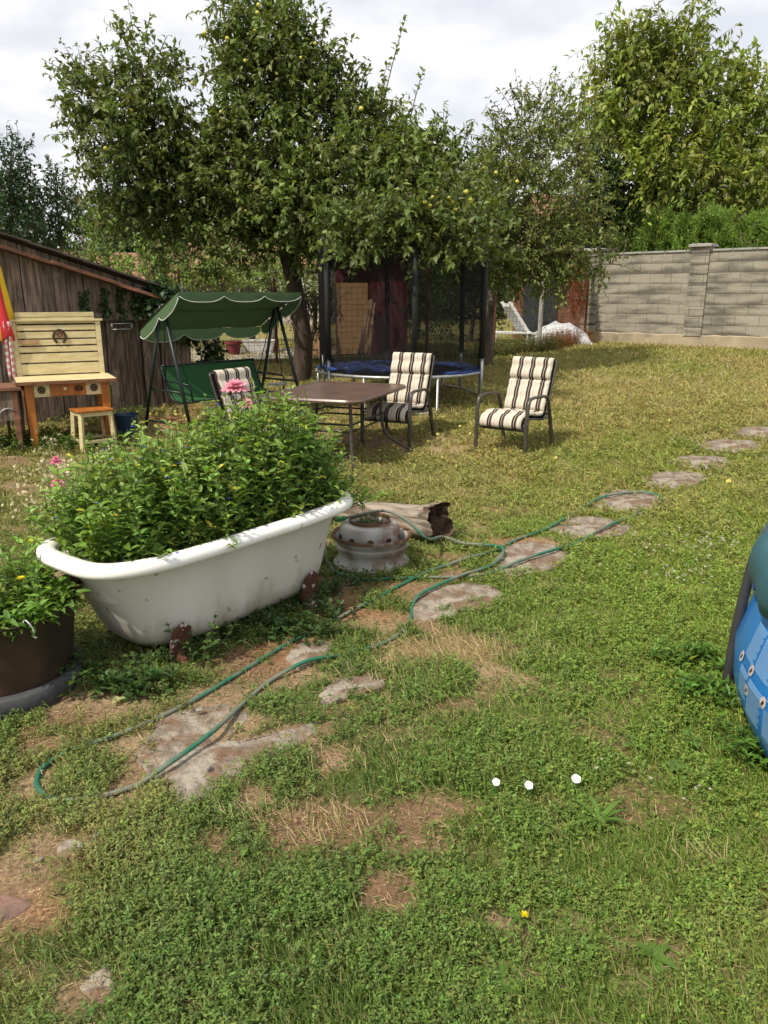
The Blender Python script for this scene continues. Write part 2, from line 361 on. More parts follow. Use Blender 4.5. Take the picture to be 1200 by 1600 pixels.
def mat_block():
    m, nt, out = newmat('concrete_blocks'); b = pbr(nt, out, .92, 0, .2); L = nt.links.new
    tc = N(nt, 'TexCoord'); sx = N(nt, 'SeparateXYZ'); L(tc.outputs['Object'], sx.inputs[0])
    cx = N(nt, 'CombineXYZ'); L(sx.outputs[0], cx.inputs[0]); L(sx.outputs[2], cx.inputs[1])
    br = N(nt, 'TexBrick'); br.offset = .5; br.inputs['Scale'].default_value = 1
    br.inputs['Brick Width'].default_value = .5; br.inputs['Row Height'].default_value = .225
    br.inputs['Mortar Size'].default_value = .006; br.inputs['Mortar Smooth'].default_value = .3; br.inputs['Bias'].default_value = 0
    br.inputs['Color1'].default_value = (.31, .287, .235, 1); br.inputs['Color2'].default_value = (.275, .253, .208, 1); br.inputs['Mortar'].default_value = (.19, .172, .138, 1)
    L(cx.outputs[0], br.inputs['Vector'])
    # damp stains that hug the course joints
    zf = N(nt, 'Math', operation='MULTIPLY'); zf.inputs[1].default_value = 1 / .225; L(sx.outputs[2], zf.inputs[0])
    zr = N(nt, 'Math', operation='FRACT'); L(zf.outputs[0], zr.inputs[0])
    zm = N(nt, 'MapRange'); zm.inputs['From Min'].default_value = .35; zm.inputs['From Max'].default_value = .0; zm.inputs['To Min'].default_value = 0; zm.inputs['To Max'].default_value = .16; L(zr.outputs[0], zm.inputs['Value'])
    mp = N(nt, 'Mapping'); mp.inputs['Scale'].default_value = (.7, 1, 3.2); L(tc.outputs['Object'], mp.inputs[0])
    n = N(nt, 'TexNoise'); n.inputs['Scale'].default_value = 1.6; n.inputs['Detail'].default_value = 5; L(mp.outputs[0], n.inputs['Vector'])
    mr = N(nt, 'MapRange'); mr.inputs['From Min'].default_value = .45; mr.inputs['From Max'].default_value = .68; mr.inputs['To Min'].default_value = 1.06; mr.inputs['To Max'].default_value = .42; sa = N(nt, 'Math', operation='ADD'); L(n.outputs['Fac'], sa.inputs[0]); L(zm.outputs[0], sa.inputs[1]); L(sa.outputs[0], mr.inputs['Value'])
    n2 = N(nt, 'TexNoise'); n2.inputs['Scale'].default_value = 22; n2.inputs['Detail'].default_value = 6; L(tc.outputs['Object'], n2.inputs['Vector'])
    m2 = N(nt, 'MapRange'); m2.inputs['To Min'].default_value = .75; m2.inputs['To Max'].default_value = 1.25; L(n2.outputs['Fac'], m2.inputs['Value'])
    mm = N(nt, 'Math', operation='MULTIPLY'); L(mr.outputs[0], mm.inputs[0]); L(m2.outputs[0], mm.inputs[1])
    x = N(nt, 'Mix', data_type='RGBA', blend_type='MULTIPLY'); x.inputs['Factor'].default_value = 1
    L(br.outputs['Color'], x.inputs['A']); L(mm.outputs[0], x.inputs['B']); L(x.outputs['Result'], b.inputs['Base Color'])
    inv = N(nt, 'Math', operation='SUBTRACT'); inv.inputs[0].default_value = 1; L(br.outputs['Fac'], inv.inputs[1])
    ad = N(nt, 'Math', operation='MULTIPLY_ADD'); ad.inputs[1].default_value = .35; L(n2.outputs['Fac'], ad.inputs[0]); L(inv.outputs[0], ad.inputs[2])
    bp = N(nt, 'Bump'); bp.inputs['Strength'].default_value = .7; bp.inputs['Distance'].default_value = .015; L(ad.outputs[0], bp.inputs['Height']); L(bp.outputs[0], b.inputs['Normal'])
    return m
M['block'] = mat_block()
def mat_fabric(name, c, tr=.35):
    m, nt, out = newmat(name); L = nt.links.new
    b = N(nt, 'BsdfPrincipled'); b.inputs['Base Color'].default_value = (*c, 1); b.inputs['Roughness'].default_value = .75; b.inputs['Specular IOR Level'].default_value = .2
    t = N(nt, 'BsdfTranslucent'); t.inputs['Color'].default_value = (*[min(1, x * 1.5) for x in c], 1)
    tc = N(nt, 'TexCoord'); n = N(nt, 'TexNoise'); n.inputs['Scale'].default_value = 7; L(tc.outputs['Object'], n.inputs['Vector'])
    bp = N(nt, 'Bump'); bp.inputs['Strength'].default_value = .35; bp.inputs['Distance'].default_value = .03; L(n.outputs['Fac'], bp.inputs['Height']); L(bp.outputs[0], b.inputs['Normal'])
    ms = N(nt, 'MixShader'); ms.inputs[0].default_value = tr; L(b.outputs[0], ms.inputs[1]); L(t.outputs[0], ms.inputs[2]); L(ms.outputs[0], out.inputs[0])
    return m
M['canopy'] = mat_fabric('green_canopy', (.10, .17, .085), .36)
M['canopytop'] = mat_fabric('shade_darkened_canopy', (.055, .105, .05), .05)  # same cloth as the valances, darkened: underside shade put into the colour
M['swingfab'] = mat_fabric('green_swing_fabric', (.035, .12, .045), .2)
M['piping'] = surf('white_piping', (.6, .62, .58), None, 5, rough=.8, bump=0)
def mat_net():
    m, nt, out = newmat('black_net'); L = nt.links.new
    d = N(nt, 'BsdfDiffuse'); d.inputs['Color'].default_value = (.018, .018, .019, 1)
    t = N(nt, 'BsdfTransparent')
    ms = N(nt, 'MixShader'); ms.inputs[0].default_value = .55
    L(t.outputs[0], ms.inputs[1]); L(d.outputs[0], ms.inputs[2]); L(ms.outputs[0], out.inputs[0])
    return m
M['net'] = mat_net()
def mat_check():
    m, nt, out = newmat('red_checked_cloth'); b = pbr(nt, out, .95, 0, .1); L = nt.links.new
    tc = N(nt, 'TexCoord'); c = N(nt, 'TexChecker'); c.inputs['Scale'].default_value = 28
    c.inputs['Color1'].default_value = (.6, .55, .52, 1); c.inputs['Color2'].default_value = (.5, .2, .2, 1)
    L(tc.outputs['Object'], c.inputs['Vector']); L(c.outputs['Color'], b.inputs['Base Color']); return m
M['check'] = mat_check()

# ------------------------------------------------------------------ ground cover maps
_bp = []
for u, v, ru, rv, s in [
    (560, 1280, 150, 45, 1.0), (640, 1320, 90, 40, .9), (470, 1300, 90, 40, .9), (800, 1450, 75, 35, 1.0), (780, 1510, 90, 35, .8),
    (570, 1400, 70, 50, .7), (25, 1385, 70, 75, 1.1), (60, 1225, 45, 35, 1.1), (150, 1545, 55, 28, .8), (210, 1165, 75, 35, 1.0),
    (340, 1085, 80, 25, .9), (640, 925, 90, 18, .9), (690, 1015, 130, 26, .75), (530, 1185, 40, 25, .9), (450, 1150, 70, 25, .7),
    (430, 1055, 80, 25, 1.0), (600, 975, 60, 14, .8), (790, 798, 45, 8, .9), (120, 1315, 60, 35, .9), (640, 1150, 110, 40, .5),
    (290, 1190, 130, 55, .9), (690, 1130, 60, 30, .5), (700, 700, 90, 8, .6), (520, 690, 140, 14, .8), (250, 660, 90, 16, .8), (620, 640, 120, 12, .5),
    (900, 1440, 40, 20, .6), (60, 1440, 60, 50, .8), (240, 1500, 30, 20, .6), (300, 1480, 30, 22, .6), (990, 1290, 35, 16, .35), (1110, 1350, 40, 20, .4),
    (820, 850, 80, 10, .8), (560, 900, 60, 14, .6), (700, 870, 80, 8, .7), (950, 800, 60, 6, .6), (730, 770, 60, 8, .4),
    (480, 1000, 60, 14, .8), (130, 1100, 60, 20, .6), (330, 1140, 120, 40, .6), (600, 1560, 40, 20, .5), (470, 1390, 30, 20, .6), (480, 1240, 40, 20, .5), (400, 1040, 160, 30, .62), (250, 1130, 120, 40, .6), (560, 960, 120, 20, .65), (720, 900, 120, 14, .5), (500, 1110, 120, 30, .45), (100, 1270, 90, 40, .5), (420, 1230, 90, 30, .4), (700, 1350, 100, 40, .35), (560, 1470, 80, 30, .4)]:
    g = G(u, v); zc = g.y * math.cos(PITCH) + CAMH * math.sin(PITCH)
    _bp.append((g.x, g.y, ru * zc / F, abs(G(u, v - rv).y - G(u, v + rv).y) / 2, s))
def bare(x, y):
    b = np.zeros_like(x)
    for cx, cy, rx, ry, s in _bp:
        b = np.maximum(b, s * np.exp(-(((x - cx) / rx) ** 2 + ((y - cy) / ry) ** 2) * 1.1))
    n = fbm(x * 1.7, y * 1.7, 3); n2 = fbm(x * 7, y * 7, 9, 3)
    left = np.clip((-x * .8 + 1.2 - .12 * y) / 2.5, 0, 1) * np.clip(1.5 - y / 6, 0, 1)
    b = b * (.30 + 1.15 * n2) + .75 * np.clip((fbm(x * 4.5 + 7, y * 4.5, 15, 4) - .56) * 6, 0, 1) * np.clip(1.15 - .35 * x - .06 * y, .15, 1) + np.clip((n - .47) * 3.0, 0, 1) * (.22 + .08 * left) * (.6 + .8 * n2)
    for cx, cy, rx, ry in ((-.62, 1.62, .30, .20), (-.25, 1.6, .35, .25)): b = b * (1 - .8 * np.exp(-((x - cx) / rx) ** 2 - ((y - cy) / ry) ** 2))
    return np.clip(b, 0, 1)
def dryness(x, y):
    far = np.clip((y - 4.2) / 5.5, 0, 1)
    n = fbm(x * .9 + 3, y * .5, 21); n2 = fbm(x * 4, y * 3, 33, 3)
    right = np.clip((x - .1 * y) / 1.6, -1, 1)
    d = .10 + .46 * far + .9 * (n - .5) + .5 * (n2 - .5) - .16 * right * (1 - far)
    return np.clip(d, 0, 1)
def lerp(a, b, t): return a + (b - a) * t
def gcol(x, y):
    """colour of the living green at a spot"""
    d = dryness(x, y)[:, None]
    right = np.clip((x + .15) / 1.8, 0, 1)[:, None]
    g = lerp(np.array([[.125, .19, .046]]), np.array([[.20, .285, .048]]), right)
    g = lerp(g, np.array([[.22, .235, .055]]), np.clip((y[:, None] - 3) / 7, 0, 1) * .75)
    o = np.array([[.37, .30, .12]])
    return lerp(g, o, np.clip(d * 1.0 - .08, 0, .8))

# ground sheet
def axis(a, b, step, far, g=1.35):
    inner = list(np.arange(a, b + 1e-6, step)); lo = []; hi = []
    d = step; x = a
    while x > -far: d *= g; x -= d; lo.append(x)
    d = step; x = b
    while x < far: d *= g; x += d; hi.append(x)
    return np.array(lo[::-1] + inner + hi)
xs = axis(-5.5, 7.5, .06, 900); ys = axis(.6, 19.5, .06, 900)
X, Y = np.meshgrid(xs, ys); xf = X.ravel(); yf = Y.ravel()
bz = bare(xf, yf); Z = terrain(xf, yf) + (fbm(xf * 9, yf * 9, 5, 3) - .5) * .016 * (np.abs(xf) < 8) * (yf < 20) * (yf > 0)
nx, ny = len(xs), len(ys)
idx = np.arange(nx * ny).reshape(ny, nx)
Fq = np.stack([idx[:-1, :-1], idx[:-1, 1:], idx[1:, 1:], idx[1:, :-1]], -1).reshape(-1, 4)
soil = np.array([[.21, .13, .077]]); straw = np.array([[.34, .25, .15]])
nn_ = fbm(xf * 3, yf * 3, 40)[:, None]
red = np.array([[.28, .145, .075]])
bareC = lerp(lerp(soil, straw, np.clip((nn_ - .35) * 3, 0, 1)), red, np.clip((fbm(xf * 2.3, yf * 2.3, 77) - .55) * 4, 0, .7)[:, None])
grC = gcol(xf, yf) * .75
gc = lerp(grC, bareC, np.clip(bz * 1.6 - .15, 0, 1)[:, None])
def mat_ground():
    m, nt, out = newmat('lawn_soil'); b = pbr(nt, out, .98, 0, .1); L = nt.links.new
    at = N(nt, 'Attribute', attribute_name='Col'); tc = N(nt, 'TexCoord')
    n = N(nt, 'TexNoise'); n.inputs['Scale'].default_value = 60; n.inputs['Detail'].default_value = 8; n.inputs['Roughness'].default_value = .7; L(tc.outputs['Object'], n.inputs['Vector'])
    mr = N(nt, 'MapRange'); mr.inputs['From Min'].default_value = .3; mr.inputs['From Max'].default_value = .7; mr.inputs['To Min'].default_value = .45; mr.inputs['To Max'].default_value = 1.5; L(n.outputs['Fac'], mr.inputs['Value'])
    x = N(nt, 'Mix', data_type='RGBA', blend_type='MULTIPLY'); x.inputs['Factor'].default_value = 1
    L(at.outputs['Color'], x.inputs['A']); L(mr.outputs[0], x.inputs['B']); L(x.outputs['Result'], b.inputs['Base Color'])
    bp = N(nt, 'Bump'); bp.inputs['Strength'].default_value = .8; bp.inputs['Distance'].default_value = .02; L(n.outputs['Fac'], bp.inputs['Height']); L(bp.outputs[0], b.inputs['Normal'])
    return m
tag(npmesh('ground', np.stack([xf, yf, Z], 1), [Fq], mat_ground(), None, gc, True), kind='structure')

# ------------------------------------------------------------------ stepping stones
STONES = [
 ([(1140,678),(1160,670),(1200,668),(1232,675),(1212,684),(1165,685)], 'small far stepping stone at the right edge of the picture'),
 ([(1087,698),(1110,689),(1175,690),(1187,699),(1165,707),(1120,707)], 'stepping stone second from the far end of the row'),
 ([(1043,723),(1070,714),(1130,716),(1142,725),(1125,734),(1080,732)], 'stepping stone third from the far end of the row'),
 ([(1000,753),(1020,741),(1065,738),(1106,745),(1088,758),(1050,766),(1015,762)], 'rounded stepping stone just beyond the one under the hose bend'),
 ([(922,787),(948,770),(1000,769),(1038,781),(1022,795),(985,800),(942,797)], 'round pale stepping stone with the far hose bend lying on it'),
 ([(860,830),(885,812),(940,810),(988,822),(967,838),(900,844)], 'pale stepping stone between the two strands of hose'),
 ([(768,882),(790,856),(840,849),(887,864),(874,886),(820,900),(783,899)], 'square pale stepping stone right of the crossing hoses'),
 ([(640,950),(672,924),(740,912),(788,929),(772,953),(700,968),(648,970)], 'large grey stepping stone in the small bend of hose'),
 ([(498,1092),(518,1070),(560,1060),(602,1064),(592,1080),(542,1092),(510,1104)], 'narrow pale stepping stone below the tub half hidden by grass'),
 ([(446,1032),(463,1012),(500,1004),(523,1014),(503,1032),(470,1047)], 'small sandy stepping stone beside the upper strand of hose'),
 ([(210,1180),(262,1120),(330,1102),(388,1118),(356,1158),(430,1148),(492,1130),(474,1160),(405,1192),(342,1232),(290,1264),(262,1228),(228,1212)], 'large broken stone slab under the near strand of hose'),
 ([(124,1545),(148,1520),(174,1514),(178,1560),(147,1572)], 'small grey stone sunk in the lawn in the bottom left'),
 ([(-20,1392),(24,1402),(48,1414),(22,1434),(-20,1440)], 'reddish flat stone at the left edge of the picture'),
 ([(88,1325),(108,1312),(130,1318),(126,1338),(100,1342)], 'small pale stone in the dry patch near the left edge')]
stonepoly = []
for k, (poly, lab) in enumerate(STONES):
    pts = [G(u, v) for u, v in poly]; c = sum(pts, Vector()) / len(pts)
    rn = random.Random(k)
    sp = spline(pts + [pts[0]], 5)[:-1]
    out = [c + (p - c) * (1 + rn.uniform(-.06, .06)) for p in sp]
    stonepoly.append(([(p.x, p.y) for p in out], c))
    mb = MB(); h = .014 if k < 10 else .004
    base = tz(c.x, c.y)
    def ringz(s, z): return [((p.x - c.x) * s, (p.y - c.y) * s, z + tz(p.x, p.y) - base) for p in out]
    rings = [ringz(1.0, -.05), ringz(1.0, h * .6), ringz(.97, h)]
    for q in (.8, .6, .4, .2):
        rings.append([(x, y, z + rn.uniform(-.005, .005) * (1 if k < 10 else .6)) for x, y, z in ringz(q, h + .003)])
    mb.loft(rings, True)
    o = mb.build('stepping_stone' if k < 11 else 'flat_stone', M['redstone'] if k == 12 else M['stone'], smooth=50)
    o.location = (c.x, c.y, base)
    tag(o, lab, 'stone', 'stones set in the lawn')
def instone(x, y, s=1.0):
    r = np.zeros(x.shape, bool)
    for poly, c in stonepoly:
        a = (np.array(poly) - np.array([[c.x, c.y]])) * s + np.array([[c.x, c.y]]); x1, y1 = a[:, 0], a[:, 1]; x2, y2 = np.roll(x1, -1), np.roll(y1, -1)
        bb = (x > x1.min()) & (x < x1.max()) & (y > y1.min()) & (y < y1.max())
        if not bb.any(): continue
        ii = np.where(bb)[0]; xx = x[ii][:, None]; yy = y[ii][:, None]
        cr = ((y1 > yy) != (y2 > yy)) & (xx < (x2 - x1) * (yy - y1) / (y2 - y1 + 1e-12) + x1)
        r[ii] |= (cr.sum(1) % 2 == 1)
    return r

# ------------------------------------------------------------------ grass
def scatter(n, y0, y1, logu=True):
    y = np.exp(rng.uniform(math.log(y0), math.log(y1), n)) if logu else rng.uniform(y0, y1, n)
    hw = .5 * (.963 * y + .45) + .25
    x = rng.uniform(-1, 1, n) * hw
    return x, y
def solid_clear(x, y):
    """no grass inside the pot, pool, or beyond the fence and wall"""
    nz = fbm(x * 9, y * 9, 88, 3)
    ok = ~instone(x, y, 1.02) | (~instone(x, y, .84 if False else .82) & (nz > .47)) | ((nz > .66) & (rng.random(x.shape) < .5))
    ok &= ((x - POOL[0]) ** 2 + (y - POOL[1]) ** 2) > (POOL[2] - .03) ** 2
    ok &= ((x - POT[0]) ** 2 + (y - POT[1]) ** 2) > .335 ** 2
    return ok
POOL = (2.80, 2.27, 1.42); POT = (-1.66, 3.05)
lm = LM()
# sprigs of small leaves
Ns = 125000
x, y = scatter(Ns, 1.25, 11)
b = bare(x, y); clump = fbm(x * 5, y * 5, 50, 3)
keep = (rng.random(Ns) > np.clip(b * 1.8 - .2, 0, .985)) & (rng.random(Ns) < np.clip((clump - .36) * 4.6, .06, 1) * np.clip(1.25 - y / 14, .4, 1)) & solid_clear(x, y)
x = x[keep]; y = y[keep]; b = b[keep]; clump = clump[keep]; n = len(x); dist = y
sc = (.6 + .2 * dist) * rng.uniform(.75, 1.3, n)
base = np.stack([x, y, terrain(x, y)], 1)
az = rng.uniform(0, 2 * PI, n); tilt = rng.uniform(.15, 1.1, n)
sd = np.stack([np.cos(az) * np.sin(tilt), np.sin(az) * np.sin(tilt), np.cos(tilt)], 1)
H = np.minimum(.036 + .03 * (clump - .3), .055) * np.clip(.25 + 1.5 * fbm(x * 2.6 + 5, y * 2.6, 91, 3), .4, 1.7) * rng.uniform(.6, 1.3, n) * (1 + .05 * dist) * (1 - .35 * b)
col0 = gcol(x, y) * rng.uniform(.68, 1.32, (n, 1)); col0 *= np.array([1, 1, 1]) + rng.normal(0, .09, (n, 3))
for j in range(7):
    t = .25 + .75 * (j / 6) ** .8
    p = base + sd * (H * t)[:, None]
    a2 = az + rng.uniform(0, 2 * PI, n); el = rng.uniform(-.1, .9, n)
    d = np.stack([np.cos(a2) * np.cos(el), np.sin(a2) * np.cos(el), np.sin(el)], 1)
    nr = np.stack([rng.normal(0, .35, n), rng.normal(0, .35, n), np.ones(n)], 1)
    L = .0125 * sc * rng.uniform(.7, 1.3, n)
    lm.leaves(p, d, nr, L, L * rng.uniform(.34, .55, n), np.clip(col0 * rng.uniform(.85, 1.2, (n, 1)), .01, 1), 1)
tag(lm.build('ground_cover', M['grass']), 'low small leaved weeds and clover covering the near lawn', 'ground cover', kind='stuff')
# blades
lm = LM()
Nb = 330000
x, y = scatter(Nb, 1.25, 20)
b = bare(x, y); cl = fbm(x * 4 + 9, y * 4, 60, 3)
keep = (rng.random(Nb) > np.clip(b * 1.5 - .15, 0, .95)) & (rng.random(Nb) < np.clip(.55 + y / 9 + (cl - .5) * 2.2, .05, 1)) & solid_clear(x, y)
x = x[keep]; y = y[keep]; n = len(x); b = b[keep]
base = np.stack([x, y, terrain(x, y) - .002], 1); az = rng.uniform(0, 2 * PI, n); ti = rng.uniform(.2, 1.25, n)
d = np.stack([np.cos(az) * np.sin(ti), np.sin(az) * np.sin(ti), np.cos(ti)], 1)
L = (.037 + .0016 * y) * rng.uniform(.5, 1.5, n) * np.clip(.4 + 1.3 * fbm(x * 2.2, y * 2.2, 71, 2), .5, 1.6); W = (.0018 + .00115 * y) * rng.uniform(.7, 1.3, n)
dr = (rng.random(n) < .10 + .45 * dryness(x, y))[:, None]
strawC = np.array([[.42, .34, .17]])
c = np.where(dr, lerp(gcol(x, y), strawC, .75), gcol(x, y)) * rng.uniform(.65, 1.3, (n, 1))
lm.leaves(base, d, np.stack([-d[:, 1], d[:, 0], rng.normal(0, .3, n) + .5], 1), L, W, c, 0, droop=.25)
tag(lm.build('grass', M['grass']), 'short yellow green grass blades growing over the whole lawn', 'grass', kind='stuff')
# dry straw
lm = LM()
Nd = 48000
x, y = scatter(Nd, 1.25, 14); b = bare(x, y)
keep = (rng.random(Nd) < np.clip(b * 1.4 + .04, 0, 1)) & solid_clear(x, y)
x = x[keep]; y = y[keep]; n = len(x); az = rng.uniform(0, 2 * PI, n); ti = rng.uniform(1.25, 1.62, n)
d = np.stack([np.cos(az) * np.sin(ti), np.sin(az) * np.sin(ti), np.cos(ti)], 1)
base = np.stack([x, y, terrain(x, y) + rng.uniform(.004, .02, n)], 1)
L = rng.uniform(.008, .034, n) * (1 + .04 * y); W = (.0008 + .0006 * y) * rng.uniform(.7, 1.4, n)
c = np.array([[.46, .34, .19]]) * rng.uniform(.4, 1.3, (n, 1)) * np.array([1, 1, 1]) + rng.normal(0, .02, (n, 3)); c = np.clip(c, .02, 1)
lm.leaves(base, d, np.stack([rng.normal(0, .3, n), rng.normal(0, .3, n), np.ones(n)], 1), L, W, c, 0, droop=.1)
# upright pale tufts at a few spots
for (u, v, k, sp) in [(700, 1015, 900, .22), (770, 1020, 300, .15), (395, 1275, 120, .06), (520, 1290, 160, .1), (1110, 1345, 120, .07), (610, 1050, 260, .15), (720, 1090, 260, .2), (580, 1170, 160, .12)]:
    g = G(u, v); xx = g.x + rng.normal(0, sp, k); yy = g.y + rng.normal(0, sp * .6, k)
    az = rng.uniform(0, 2 * PI, k); ti = rng.uniform(.2, 1.1, k)
    d = np.stack([np.cos(az) * np.sin(ti), np.sin(az) * np.sin(ti), np.cos(ti)], 1)
    lm.leaves(np.stack([xx, yy, terrain(xx, yy)], 1), d, np.stack([-d[:, 1], d[:, 0], .3 + 0 * xx], 1), rng.uniform(.04, .085, k), rng.uniform(.002, .0045, k), np.array([[.55, .46, .25]]) * rng.uniform(.6, 1.15, (k, 1)), 0, droop=.3)
tag(lm.build('dry_grass', M['grass']), 'dry straw coloured grass lying in the bare patches of lawn', 'dry grass', kind='stuff')
# white clover heads
lm = LM()
for (u, v, su, sv, k) in [(1080, 850, 90, 25, 60), (1060, 900, 90, 30, 40), (1050, 580, 120, 25, 45), (1090, 700, 80, 40, 25), (1000, 1230, 100, 40, 8)]:
    for i in range(k):
        g = G(u + random.gauss(0, su * .5), v + random.gauss(0, sv * .5))
        if g.x ** 2 > 200: continue
        m_ = 9; s_ = .004 + .0009 * g.y; q = np.array([g.x, g.y, g.z + .045])
        dd = rng.normal(0, 1, (m_, 3)); dd[:, 2] = np.abs(dd[:, 2])
        lm.leaves(np.repeat(q[None], m_, 0), dd, rng.normal(0, 1, (m_, 3)), s_ * 1.3, s_, np.array([[.62, .6, .52]]), 1)
tag(lm.build('clover_flowers', M['petal']), 'tiny white clover flower heads dotted over the lawn', 'clover flowers', kind='stuff')

# ------------------------------------------------------------------ bathtub
def superring(a, b, z, e=3.2, n=48, cx=0, shx=0):
    out = []
    for k in range(n):
        t = 2 * PI * k / n; c, s = math.cos(t), math.sin(t)
        out.append((cx + a * abs(c) ** (2 / e) * (1 if c > 0 else -(1 + shx)), b * abs(s) ** (2 / e) * (1 if s > 0 else -1), z))
    return out
TUB = Vector((-.865, 3.80, 0)); TROT = R(52)
TUB.z = tz(TUB.x, TUB.y) + .0
tub = empty('bathtub', TUB, TROT, 'old white enamel bathtub with chipped rim used as a planter on the lawn', 'bathtub')
RH = .525
mb = MB()
prof = [(.765, .33, RH - .01, 3.4), (.745, .315, RH - .06, 3.4), (.715, .30, .40, 3.4), (.675, .285, .28, 3.4), (.635, .272, .17, 3.6), (.61, .257, .11, 3.6), (.575, .235, .07, 3.5), (.50, .19, .045, 3.2), (.2, .06, .05, 2.4)]
mb.loft([superring(a, b, z, e, shx=.06 * min(1, max(0, z - .05) / .4)) for a, b, z, e in prof][::-1], True)
mb.build('basin', M['enamel'], tub, smooth=60)
mb = MB()
prof = [(.765, .33, RH - .02), (.735, .30, RH - .03), (.72, .285, RH - .10), (.69, .265, .33)]
mb.loft([superring(a, b, z, 3.4, shx=.06) for a, b, z in prof], False); mb.build('inner_wall', M['enamel'], tub, smooth=60)
def rimloft(ha, hb, e, prof2, n=96):
    mb = MB(); path = superring(ha, hb, 0, e, n, shx=.06); rings = []
    for i in range(n):
        p = Vector(path[i]); t = (Vector(path[(i + 1) % n]) - Vector(path[i - 1])).normalized(); o = t.cross(Vector((0, 0, 1)))
        rings.append([tuple(p + o * r + Vector((0, 0, z))) for r, z in prof2])
    m = len(prof2); vs = [p for r in rings for p in r]; fs = []
    for i in range(n):
        for j in range(m):
            fs.append((i * m + j, ((i + 1) % n) * m + j, ((i + 1) % n) * m + (j + 1) % m, i * m + (j + 1) % m))
    mb.add(vs, fs); return mb
pr = [(.048 * math.cos(a) * (1 if math.cos(a) > 0 else .9), RH + .030 * math.sin(a) + (.006 if math.sin(a) > 0 else -.004)) for a in [2 * PI * k / 14 for k in range(14)]]
rimloft(.785, .35, 3.9, pr).build('rim', M['rimenamel'], tub, smooth=80)
mb = MB(); mb.loft([superring(.71, .28, RH - .075 + 0, 3.4), superring(.4, .15, RH - .05, 3), superring(.05, .05, RH - .045, 2)], True); mb.build('soil', M['soil'], tub, smooth=60)
for sx in (-1, 1):
    for sy in (-1, 1):
        mb = MB(); x0 = .40 if sx > 0 else -.47; y0 = sy * .222
        # shield shaped plate on the basin with a clawed stub below
        pts = [(-.045, .02), (-.055, .11), (-.043, .17), (0, .205), (.043, .17), (.055, .11), (.045, .02)]
        ins = [(x0 + a, y0 + sy * (.012 + .30 * max(0, z - .03)), z) for a, z in pts]
        outr = [(x0 + a, y0 + sy * (.038 + .30 * max(0, z - .03)), z) for a, z in pts]
        mb.loft([ins, outr] if sy < 0 else [outr, ins], True)
        mb.tube([(x0, y0 + sy * .02, .05), (x0, y0 + sy * .045, .025), (x0, y0 + sy * .06, -.015)], [.04, .032, .045], 8)
        mb.build('foot', M['rust'], tub, smooth=50, bevel=.004)
mb = MB(); mb.tube(spline([(-.72, .02, .47), (-.77, .02, .465), (-.795, .02, .44), (-.79, .02, .41)], 4), .02, 10); mb.lathe([(.032, -.01), (.032, .012)], 16, (-.793, .02, .41))
mb.build('overflow_pipe', M['darkiron'], tub, smooth=50)

# ------------------------------------------------------------------ leafy plants
def stems(lm, bases, tops, nl, L, W, col, colv=.2, pairs=True, bend=.08, detail=2, stemcol=(.10, .16, .04), r=.003, start=.15, droop=.3):
    n = len(bases); bases = np.array(bases); tops = np.array(tops)
    mid = (bases + tops) / 2 + rng.normal(0, bend, (n, 3)) * np.array([1, 1, .2])
    ts = np.linspace(0, 1, 5)
    pts = np.stack([bases * (1 - t) ** 2 + 2 * mid * t * (1 - t) + tops * t * t for t in ts], 1)
    lm.tubes(pts, r, r * .5, np.array([stemcol]))
    ax = unit(tops - bases); cc = np.array([col]) * rng.uniform(1 - colv, 1 + colv, (n, 1)) * (1 + rng.normal(0, .07, (n, 3)))
    a0 = rng.uniform(0, 2 * PI, n)
    for j in range(nl):
        t = start + (1 - start) * (j + rng.uniform(0, .5, n)) / nl; t = np.minimum(t, 1)[:, None]
        p = bases * (1 - t) ** 2 + 2 * mid * t * (1 - t) + tops * t * t
        for s in ((0, 1) if pairs else (0,)):
            a = a0 + j * 1.6 + s * PI + rng.normal(0, .3, n); el = rng.uniform(-.15, .75, n) + .35 * t[:, 0]
            d = np.stack([np.cos(a) * np.cos(el), np.sin(a) * np.cos(el), np.sin(el)], 1)
            nr = np.stack([rng.normal(0, .3, n), rng.normal(0, .3, n), np.ones(n)], 1)
            k = rng.uniform(.7, 1.15, n) * (1 - .25 * t[:, 0])
            yel = np.where(rng.random((n, 1)) < .02, np.array([[1.9, 1.3, .6]]), 1)
            lm.leaves(p, d, nr, L * k, W * k, np.clip(cc * rng.uniform(.8, 1.25, (n, 1)) * (1 + .25 * (t - .5)) * yel, .01, .8), detail, fold=.2, droop=droop)  # lower leaves darkened: shade by depth put into the leaf colour
def flowers(lm, pts, s, col, np_=5):
    pts = np.array(pts); n = len(pts)
    for j in range(np_):
        a = 2 * PI * j / np_ + rng.uniform(0, 1, n) * .4
        d = np.stack([np.cos(a), np.sin(a), .35 + 0 * a], 1)
        lm.leaves(pts, d, np.tile([0, 0, 1.], (n, 1)), s, s * .8, np.array([col]) * rng.uniform(.7, 1.2, (n, 1)), 1, fold=.1, droop=.1)
ct, st_ = math.cos(TROT), math.sin(TROT)
def tubw(a, b, z): return (TUB.x + a * ct - b * st_, TUB.y + a * st_ + b * ct, TUB.z + z)
lm = LM(); bs = []; tp = []
hk = [(-.95, .62), (-.75, .97), (-.5, 1.03), (-.2, 1.05), (.05, 1.10), (.3, 1.19), (.5, 1.15), (.68, 1.02), (.85, .78), (1, .5)]
def hprof(a): return float(np.interp(a, [k[0] for k in hk], [k[1] for k in hk]))
